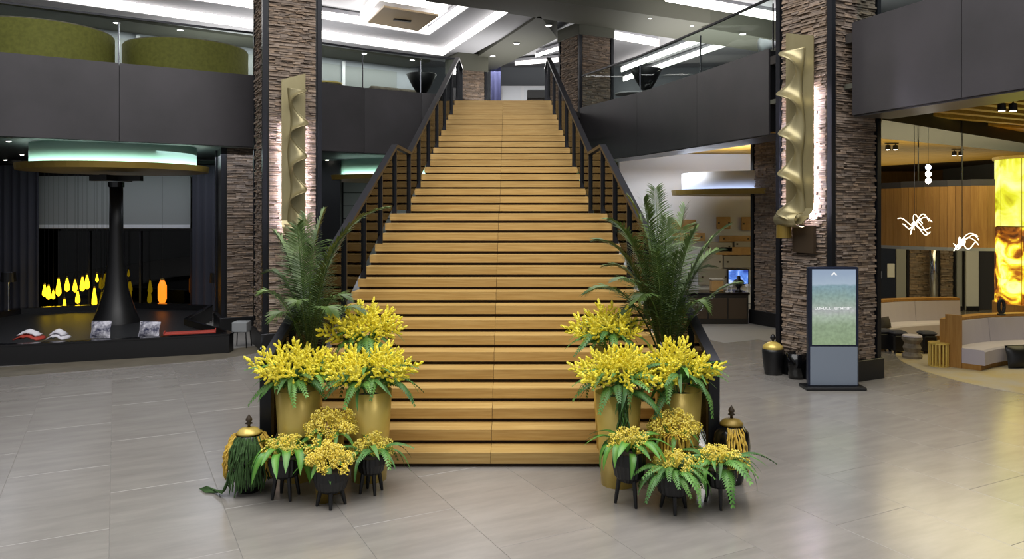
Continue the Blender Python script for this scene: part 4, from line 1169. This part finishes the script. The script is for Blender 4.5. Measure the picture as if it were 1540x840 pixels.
def frond_mesh(L, n, lw, ll, arch, name, m):
    """fern frond along +X that rises then droops"""
    mb = MB(); a, c, t = Vector((0, 0, 0)), Vector((L * .5, 0, L * arch)), Vector((L, 0, -L * arch * .6))
    for i in range(n):
        u = .08 + .92 * i / (n - 1); p = bez(a, c, t, u); d = (bez(a, c, t, min(1, u + .02)) - bez(a, c, t, u - .02)).normalized()
        l = ll * (1 - .75 * u ** 1.5) * min(1, .5 + u * 4)
        for s in (-1, 1):
            e = (Vector((0, s, 0)) + d * .55 + Vector((0, 0, -.15))).normalized()
            blade(mb, p, p + e * l, d, lw, 2, sag=l * .2)
    mb.tube([bez(a, c, t, i / 8) for i in range(9)], [.004 - .003 * i / 8 for i in range(9)], 4)
    return mb.mesh(name, m)
def broad_leaf_mesh(L, W, arch, name, m, edge=(.8, 1, .75), mid=(1.6, 1.4, 1.35)):
    """wide arching leaf with a paler centre"""
    mb = MB(); n = 9; a, c, t = Vector((0, 0, 0)), Vector((L * .5, 0, L * arch)), Vector((L, 0, -L * arch * .55))
    cols = (-1, -.55, 0, .55, 1)
    for i in range(n + 1):
        u = i / n; p = bez(a, c, t, u); w = W / 2 * math.sin(math.pi * (u * .92 + .06)) ** .7 * (1 if u < 1 else .02)
        for k in cols: mb.v.append((p.x, k * w, p.z + abs(k) * w * .35))
    for i in range(n):
        for k in range(4):
            mb.col(mid if k in (1, 2) else edge)
            a_ = i * 5 + k; mb.face((a_, a_ + 1, a_ + 6, a_ + 5))
    return mb.mesh(name, m, smooth=True)
def spindle(mb, p, d, L, r, rr, n=5):
    d = d.normalized(); a = d.cross(Vector((.3, .5, .8))).normalized(); c = d.cross(a); b = len(mb.v); prof = ((0, .35), (.2, 1), (.5, .85), (.8, .8), (1, .25))
    for u, k in prof:
        for q in range(n):
            an = 2 * math.pi * q / n + u * 2; rad = r * k * rr.uniform(.75, 1.25)
            mb.v.append(tuple(p + d * (L * u) + (a * math.cos(an) + c * math.sin(an)) * rad))
    for i in range(len(prof) - 1):
        for q in range(n): w = (q + 1) % n; mb.face((b + i * n + q, b + i * n + w, b + i * n + n + w, b + i * n + n + q))
    mb.face([b + 4 * n + q for q in range(n)])
def mimosa_mesh(seed):
    """sprig growing along +Z: thin stem and a spray of fuzzy yellow spikes"""
    rr = random.Random(seed); mb = MB(); L = .26
    for k in range(11):
        u = .35 + .65 * k / 10; a = k * 2.4; p = Vector((0, 0, L * u))
        d = Vector((math.cos(a), math.sin(a), .55 + .7 * u + rr.uniform(-.25, .25)))
        if k == 10: d = Vector((0, 0, 1))
        spindle(mb, p + d.normalized() * .012, d, rr.uniform(.055, .085), rr.uniform(.011, .0145), rr)
    me = mb.mesh('flower_sprig', M['mimosa'])
    return me
def dried_mesh(seed):
    """bunch of tiny golden balls on short branching stems along +Z"""
    rr = random.Random(seed); mb = MB()
    for k in range(30):
        a = k * 2.399; r = .055 * math.sqrt((k + .5) / 30); z = .13 + rr.uniform(-.03, .03) - r * .4
        c = Vector((r * math.cos(a), r * math.sin(a), z)); s = rr.uniform(.0075, .0115)
        b = len(mb.v)
        for v in ((1, 0, 0), (0, 1, 0), (-1, 0, 0), (0, -1, 0)): mb.v.append(tuple(c + Vector(v) * s + Vector((0, 0, rr.uniform(-.002, .002)))))
        mb.v += [tuple(c + Vector((0, 0, s * 1.1))), tuple(c - Vector((0, 0, s)))]
        for q in range(4): w = (q + 1) % 4; mb.face((b + q, b + w, b + 4)); mb.face((b + w, b + q, b + 5))
        if k % 2 == 0: mb.tube([(0, 0, .0), tuple(c * .6), tuple(c)], .0015, 3, cap=False)
    return mb.mesh('flower_cluster', M['dried'])
MIM = [mimosa_mesh(k) for k in range(4)]
DRI = [dried_mesh(k) for k in range(4)]
FERN = [frond_mesh(.36, 17, .036, .10, .5, 'fern_frond', M['leaf_fern']), frond_mesh(.42, 19, .034, .09, .38, 'fern_frond', M['leaf_dark']), frond_mesh(.30, 15, .036, .095, .62, 'fern_frond', M['leaf_fern'])]
BROAD = [broad_leaf_mesh(.30, .075, .55, 'leaf', M['leaf_broad']), broad_leaf_mesh(.26, .085, .75, 'leaf', M['leaf_broad']), broad_leaf_mesh(.34, .07, .42, 'leaf', M['leaf_broad'])]
LONG = [broad_leaf_mesh(.34, .045, .5, 'leaf', M['leaf_dark'], (1, 1, 1), (1, 1, 1)), broad_leaf_mesh(.28, .05, .6, 'leaf', M['leaf_fern'], (1, 1, 1), (1, 1, 1))]
def put(me, name, parent, loc, az, el=0.0, roll=0.0, s=1.0, sx=None):
    """place a mesh whose axis is +X (leaf): azimuth az, lift el"""
    m = Matrix.Translation(loc) @ Matrix.Rotation(az, 4, 'Z') @ Matrix.Rotation(-el, 4, 'Y') @ Matrix.Rotation(roll, 4, 'X') @ Matrix.Scale(s, 4)
    return obj_from(me, name, parent, m)
def put_up(me, name, parent, loc, az, tilt, s=1.0):
    """place a mesh whose axis is +Z: leaning by tilt toward azimuth az"""
    m = Matrix.Translation(loc) @ Matrix.Rotation(az, 4, 'Z') @ Matrix.Rotation(tilt, 4, 'Y') @ Matrix.Rotation(R.uniform(0, 6.28), 4, 'Z') @ Matrix.Scale(s, 4)
    return obj_from(me, name, parent, m)

# ------------------------------------------------------------------ tall gold planters
def gold_planter(p, h, r1, r0, label, nfl=44, spread=.36, rise=.16, nleaf=40, seed=1, flowers=True, fernr=1.0, skew=(0, 0), group=None):
    t = thing('gold_planter', p, label, 'planter', group=group); rr = random.Random(seed)
    fixn(MB().lathe([(r0, 0), (r1, h), (r1 - .014, h), (r1 - .03, h - .09)], n=36).build('pot', M['gold_pot'], t, smooth=True))
    MB().lathe([(r1 - .026, h - .08), (.0, h - .06)], n=24).build('soil', M['soil'], t)
    if flowers:
        for k in range(nfl):
            a = k * 2.399 + rr.uniform(-.3, .3); f = math.sqrt((k + .5) / nfl); rad = r1 * .75 * f
            tilt = f * 1.15 + rr.uniform(-.12, .12)
            put_up(MIM[k % 4], 'flower_sprig', t, (rad * math.cos(a) + skew[0] * f, rad * math.sin(a) + skew[1], h - .02 + rise * (1 - f * .5)), a, tilt, (.85 + .4 * rr.random()) * spread / .33)
        # stems from the soil up to the sprays
        mb = MB()
        for k in range(10):
            a = k * 2.399; rad = r1 * .5 * math.sqrt((k + .5) / 10)
            mb.tube([(rad * .4 * math.cos(a), rad * .4 * math.sin(a), h - .07), (rad * math.cos(a), rad * math.sin(a), h + .12)], .004, 4)
        mb.build('stems', M['stem_green'], t)['kind'] = 'stuff'
    for k in range(nleaf):
        a = 2 * math.pi * (k + rr.uniform(-.3, .3)) / nleaf
        me = rr.choice(FERN + FERN + LONG)
        put(me, 'leaf', t, (r1 * .55 * math.cos(a), r1 * .55 * math.sin(a), h + .02 + rr.uniform(-.01, .12)), a, rr.uniform(-.35, .75), rr.uniform(-.4, .4), fernr * rr.uniform(.85, 1.15))
    return t
PB = Vector(((555 - 770) / FPX * 8.0, 8.0, 0)); PA = Vector(((449 - 770) / FPX * 8.02, 8.02, 0))
PD = Vector(((930 - 770) / FPX * 7.85, 7.85, 0)); PF = Vector(((1021 - 770) / FPX * 8.0, 8.0, 0))
gold_planter(PA, .93, .235, .18, 'tall gold planter of yellow mimosa by the handrail end post nearest the draped urn', seed=2, skew=(-.03, 0))
gold_planter(PB, .92, .235, .18, 'tall gold planter of yellow mimosa beside the bottom step, on the draped urn side', seed=3, skew=(.02, 0))
gold_planter(PD, .93, .235, .175, 'tall gold planter of yellow mimosa with a hanging green strand, beside the bottom step', seed=4, nfl=48)
gold_planter(PF, .93, .235, .18, 'tall gold planter of yellow mimosa by the handrail end post nearest the bronze-lidded urn', seed=5)
s1 = RR
gold_planter(Vector(((547 - 770) / FPX * 8.5, 8.505, s1)), 1.08, .19, .125, 'gold planter of yellow mimosa standing on the first step, beneath the arching palm', seed=6, nfl=34, nleaf=32, rise=.2)
gold_planter(Vector(((915 - 770) / FPX * 8.5, 8.505, s1)), 1.10, .19, .125, 'gold planter of yellow mimosa standing on the first step, beside the upright palm', seed=7, nfl=34, nleaf=32)
# green strand hanging from the mimosa planter
t = thing('hanging_strand', (PD.x, PD.y, .9), 'dark green leafy strand hanging down the front of a gold planter', 'foliage')
for k in range(5):
    x = -.03 + .02 * k; yy = -.235 - .01 * (k % 2)
    pts = [(x * .5, -.16, .06), (x, yy - .02, .02), (x + .01, yy, -.2), (x + .02 * (k - 2), yy + .01, -.42 - .04 * (k % 3))]
    MB().tube(pts, [.006, .009, .011, .004], 5).build('strand', M['amaranth_green'], t)
    for q in range(10):
        u = q / 9; z = .0 - .42 * u
        put(LONG[0], 'leaf', t, (x + .01 * u, yy - .005, z), -math.pi / 2 + R.uniform(-1.0, 1.0), -1.1, R.uniform(-.5, .5), .32)

# ------------------------------------------------------------------ palms
def palm(p, pot_h, label, fronds, seed):
    t = thing('potted_palm', p, label, 'palm')
    fixn(MB().lathe([(.115, 0), (.135, pot_h), (.12, pot_h), (.11, pot_h - .06)], n=28).build('pot', M['gold_pot'], t, smooth=True))
    MB().lathe([(.11, pot_h - .05), (0, pot_h - .04)], n=20).build('soil', M['soil'], t)
    o = Vector(p)
    for k, (tx, ty, td, cx_, cy_, cd_, ll) in enumerate(fronds):
        a = Vector((R.uniform(-.05, .05), R.uniform(-.04, .04), pot_h - .04)); tip = P(tx, ty, td) - o; c = P(cx_, cy_, cd_) - o
        leaf, stem = palm_frond(a, c, tip, 52, ll * 1.2, seed + k)
        leaf.build('frond', M['leaf_palm'], t)
    return t
dp = 8.80
pL = Vector(((468 - 770) / FPX * dp, dp, 2 * RR)); pR = Vector(((1002 - 770) / FPX * dp, dp, 2 * RR))
# each: tip pixel + distance, control pixel + distance, leaflet length
palm(pL, .62, 'potted palm with arching fronds on the stair side of the sculpture pillar', [
    (578, 312, 8.75, 475, 330, 8.7, .26), (487, 318, 9.0, 455, 400, 8.9, .30), (447, 338, 8.6, 452, 400, 8.7, .30), (404, 408, 8.7, 440, 400, 8.7, .26),
    (396, 440, 8.4, 430, 425, 8.5, .26), (412, 478, 8.2, 440, 440, 8.4, .22), (520, 448, 8.4, 485, 420, 8.5, .24), (470, 372, 8.3, 462, 430, 8.5, .28),
    (545, 470, 8.25, 500, 430, 8.4, .22), (460, 325, 8.9, 450, 400, 8.8, .3), (520, 350, 8.6, 478, 380, 8.6, .28), (415, 350, 8.8, 445, 390, 8.8, .28), (445, 455, 8.15, 455, 430, 8.3, .22), (500, 470, 8.15, 480, 430, 8.3, .22), (430, 372, 9.0, 450, 420, 8.9, .28), (497, 395, 9.1, 480, 420, 9.0, .26)], 100)
palm(pR, .62, 'potted palm with tall upright fronds beside the stair railing, in front of the shop', [
    (986, 284, 8.7, 992, 390, 8.8, .34), (948, 300, 8.9, 985, 360, 8.85, .32), (1030, 312, 8.9, 1012, 390, 8.85, .34), (1092, 340, 8.6, 1030, 380, 8.7, .30),
    (1112, 425, 8.4, 1050, 430, 8.5, .22), (918, 330, 8.5, 970, 350, 8.6, .30), (886, 438, 8.3, 950, 400, 8.4, .26), (915, 398, 8.9, 970, 390, 8.8, .28),
    (1066, 400, 8.9, 1020, 400, 8.9, .28), (1002, 330, 8.4, 998, 420, 8.5, .32), (960, 450, 8.2, 985, 410, 8.4, .26), (1062, 462, 8.3, 1030, 420, 8.4, .22), (968, 300, 8.5, 985, 400, 8.6, .34), (1045, 345, 8.5, 1015, 400, 8.6, .32), (1080, 375, 8.9, 1030, 390, 8.8, .3), (900, 360, 8.7, 965, 365, 8.7, .3), (930, 420, 8.2, 975, 400, 8.4, .26), (1020, 380, 8.2, 1005, 430, 8.4, .26), (985, 380, 8.2, 995, 430, 8.4, .26), (940, 470, 8.3, 975, 430, 8.4, .24)], 200)

# ------------------------------------------------------------------ dried golden bunches in mid-height pots
def mid_pot(p, h, r, label, seed, strands=0, n=20, wide=.27):
    t = thing('dried_flower_pot', p, label, 'planter'); rr = random.Random(seed)
    fixn(MB().lathe([(r * .8, 0), (r, h * .6), (r * .9, h), (r * .82, h), (r * .85, h * .8)], n=28).build('pot', M['brass_dark'], t, smooth=True))
    MB().lathe([(r * .84, h * .82), (0, h * .86)], n=20).build('soil', M['soil'], t)
    for k in range(n):
        a = k * 2.399; f = math.sqrt((k + .5) / n)
        put_up(DRI[k % 4], 'flower_cluster', t, (wide * .62 * f * math.cos(a), wide * .45 * f * math.sin(a), h + .10 - .11 * f * f + rr.uniform(-.02, .03)), a, f * 1.1, rr.uniform(.9, 1.2))
    for k in range(9):
        a = 2 * math.pi * k / 9 + .3; put(rr.choice(LONG + BROAD), 'leaf', t, (.06 * math.cos(a), .06 * math.sin(a), h - .01), a, rr.uniform(-.2, .4), rr.uniform(-.3, .3), rr.uniform(.6, .9))
    for k in range(strands):
        a = -math.pi / 2 + (k / max(1, strands - 1) - .5) * 2.6; L = rr.uniform(.22, .40); ro = r + .03
        pts = [(ro * .5 * math.cos(a), ro * .5 * math.sin(a), h + .03)] + [(ro * (1 + .12 * u) * math.cos(a) + rr.uniform(-.012, .012), ro * (1 + .12 * u) * math.sin(a), h + .02 - L * u) for u in (0.02, .25, .5, .75, 1)]
        MB().tube(pts, [.006, .010, .013, .012, .010, .003], 5).build('strand', M['amaranth_gold'], t)
    return t
mid_pot(Vector(((497 - 770) / FPX * 7.62, 7.62, 0)), .56, .14, 'mid-height brass pot of golden dried blossoms between two tall gold planters, above the striped black bowls', 11, n=24).__setitem__('label', 'mid-height brass pot heaped with golden dried blossoms, without hanging strands')
mid_pot(Vector(((1013 - 770) / FPX * 7.62, 7.62, 0)), .56, .15, 'mid-height brass pot of golden dried blossoms with hanging ochre strands', 12, strands=14, n=24)
mid_pot(Vector(((486 - 770) / FPX * 7.36, 7.36, 0)), .34, .08, 'small brass pot of ochre dried blossoms tucked behind the black footed bowls', 13, n=10, wide=.16)

# ------------------------------------------------------------------ black footed bowls
def footed_bowl(p, r, zb, zt, label, seed, legs=4, nd=15, leaves='broad', nleaf=10, rot=.3, lscale=1.0, leg_out=1.0, dome=1.0):
    t = thing('footed_planter', p, label, 'planter'); rr = random.Random(seed)
    h = zt - zb
    fixn(MB().lathe([(r * .55, zb), (r * .86, zb + h * .18), (r * 1.0, zb + h * .6), (r * .97, zt), (r * .88, zt), (r * .86, zt - .04)], n=44, flute=.035).build('bowl', M['black'], t))
    MB().lathe([(r * .87, zt - .035), (0, zt - .02)], n=20).build('soil', M['soil'], t)
    for k in range(legs):
        a = 2 * math.pi * k / legs + rot
        MB().tube([(r * .55 * math.cos(a), r * .55 * math.sin(a), zb + .05), (r * .72 * leg_out * math.cos(a), r * .72 * leg_out * math.sin(a), zb * .4), (r * .80 * leg_out * math.cos(a), r * .80 * leg_out * math.sin(a), 0)], [.022, .019, .014], 8).build('leg', M['black'], t)
    for k in range(nd):
        a = k * 2.399; f = math.sqrt((k + .5) / nd)
        put_up(DRI[k % 4], 'flower_cluster', t, (r * .85 * f * math.cos(a), r * .85 * f * math.sin(a), zt + (.06 - .08 * f * f) * dome + rr.uniform(-.01, .02)), a, f * .9, rr.uniform(.85, 1.15))
    for k in range(nleaf):
        a = 2 * math.pi * (k + rr.uniform(-.25, .25)) / nleaf
        me = rr.choice(BROAD if leaves == 'broad' else (FERN if leaves == 'fern' else LONG + FERN))
        put(me, 'leaf', t, (r * .6 * math.cos(a), r * .6 * math.sin(a), zt + .0 + rr.uniform(0, .03)), a, rr.uniform(-.45, .5), rr.uniform(-.35, .35), lscale * rr.uniform(.8, 1.1))
    return t
def bp(x, y): p = FL(x, y); return Vector((p.x, p.y + .08, 0))
footed_bowl(bp(426, 752), .165, .20, .40, 'black footed bowl with wide pale-centred leaves, next to the draped urn', 21, legs=4, nleaf=20, lscale=1.1, rot=.6)
footed_bowl(bp(495, 764), .165, .13, .34, 'black fluted footed bowl holding only a dome of golden dried blossoms', 22, legs=4, nd=20, nleaf=0, rot=.2, dome=1.5)
footed_bowl(bp(556, 744), .14, .18, .36, 'black footed bowl with dark drooping leaves beside the bottom step', 23, legs=4, leaves='mix', nleaf=20, rot=.5)
footed_bowl(bp(948, 762), .16, .22, .50, 'tall black footed bowl with variegated leaves, in front of the hanging green strand', 24, legs=3, nleaf=20, rot=.9, lscale=1.1)
footed_bowl(bp(1016, 772), .165, .14, .34, 'black footed bowl with a skirt of small ferns between two other bowls', 25, legs=3, leaves='fern', nleaf=30, lscale=.85, rot=.4)
footed_bowl(bp(1085, 764), .17, .18, .36, 'black footed bowl with spilling ferns in front of the bare bronze urn', 26, legs=3, leaves='mix', nleaf=28, rot=.4)

# ------------------------------------------------------------------ lidded urns
def lidded_urn(p, H, r, label, strands, seed, spread=2 * math.pi, lidm='gold_pot'):
    t = thing('lidded_urn', p, label, 'urn'); rr = random.Random(seed); hb = H * .78
    fixn(MB().lathe([(r * .55, 0), (r * .6, .02), (r * .85, hb * .3), (r, hb * .62), (r * .9, hb * .85), (r * .55, hb * .98)], n=32).build('body', M['black_gloss'], t, smooth=True))
    fixn(MB().lathe([(r * .62, hb * .97), (r * .60, hb * 1.0), (r * .45, hb * 1.05), (r * .12, hb * 1.08), (.0, hb * 1.08)], n=28).build('lid', M[lidm], t, smooth=True))
    fin = [(r * .08, hb * 1.07), (r * .07, hb * 1.12), (r * .20, hb * 1.14), (r * .10, hb * 1.17), (r * .17, hb * 1.19), (r * .16, hb * 1.22), (r * .06, hb * 1.27), (.0, hb * 1.30)]
    fixn(MB().lathe(fin, n=16).build('finial', M['wood_dark'], t, smooth=True))
    for k in range(strands):
        a = -math.pi / 2 + (k / (strands - 1) - .5) * spread
        gold = (math.sin(a * 2 + 1.2) + rr.uniform(-.4, .4)) > .1 if spread > 4 else True
        L = rr.uniform(.75, 1.0) * hb if not gold else rr.uniform(.45, .8) * hb
        pts = []; n = 9
        for i in range(n):
            u = i / (n - 1); z = hb * .96 - L * u * .97
            zz = max(.0, z / hb); rad = r * (.6 if zz > .95 else (1.02 if zz < .7 else .6 + .42 * (1 - (zz - .7) / .25))) + .015 + .03 * rr.random()
            pts.append((rad * math.cos(a) + rr.uniform(-.008, .008), rad * math.sin(a) + rr.uniform(-.008, .008), max(.012, z)))
        MB().tube(pts, [.006] + [rr.uniform(.006, .012) for _ in range(n - 2)] + [.004], 5).build('strand', M['amaranth_gold' if gold else 'amaranth_green'], t)
    return t
u = FL(366, 746); ul = lidded_urn((u.x, u.y + .16, 0), .75, .19, 'gold-lidded urn draped in green and ochre hanging strands', 84, 31)
# strands trailing over the floor
for k in range(9):
    pts = [(-.12, -.10 - .01 * k, .22), (-.19, -.13 - .01 * k, .05), (-.28 - .02 * k, -.10 + .02 * k, .016), (-.40 - .012 * k, -.09 + .012 * k, .012)]
    MB().tube(pts, [.008, .009, .008, .003], 5).build('strand', M['amaranth_green'], ul)
u = FL(1107, 733); lidded_urn((u.x, u.y + .16, 0), .78, .19, 'dark bronze-lidded urn with a few ochre strands behind the ferns', 9, 32, spread=1.0, lidm='brass_dark')
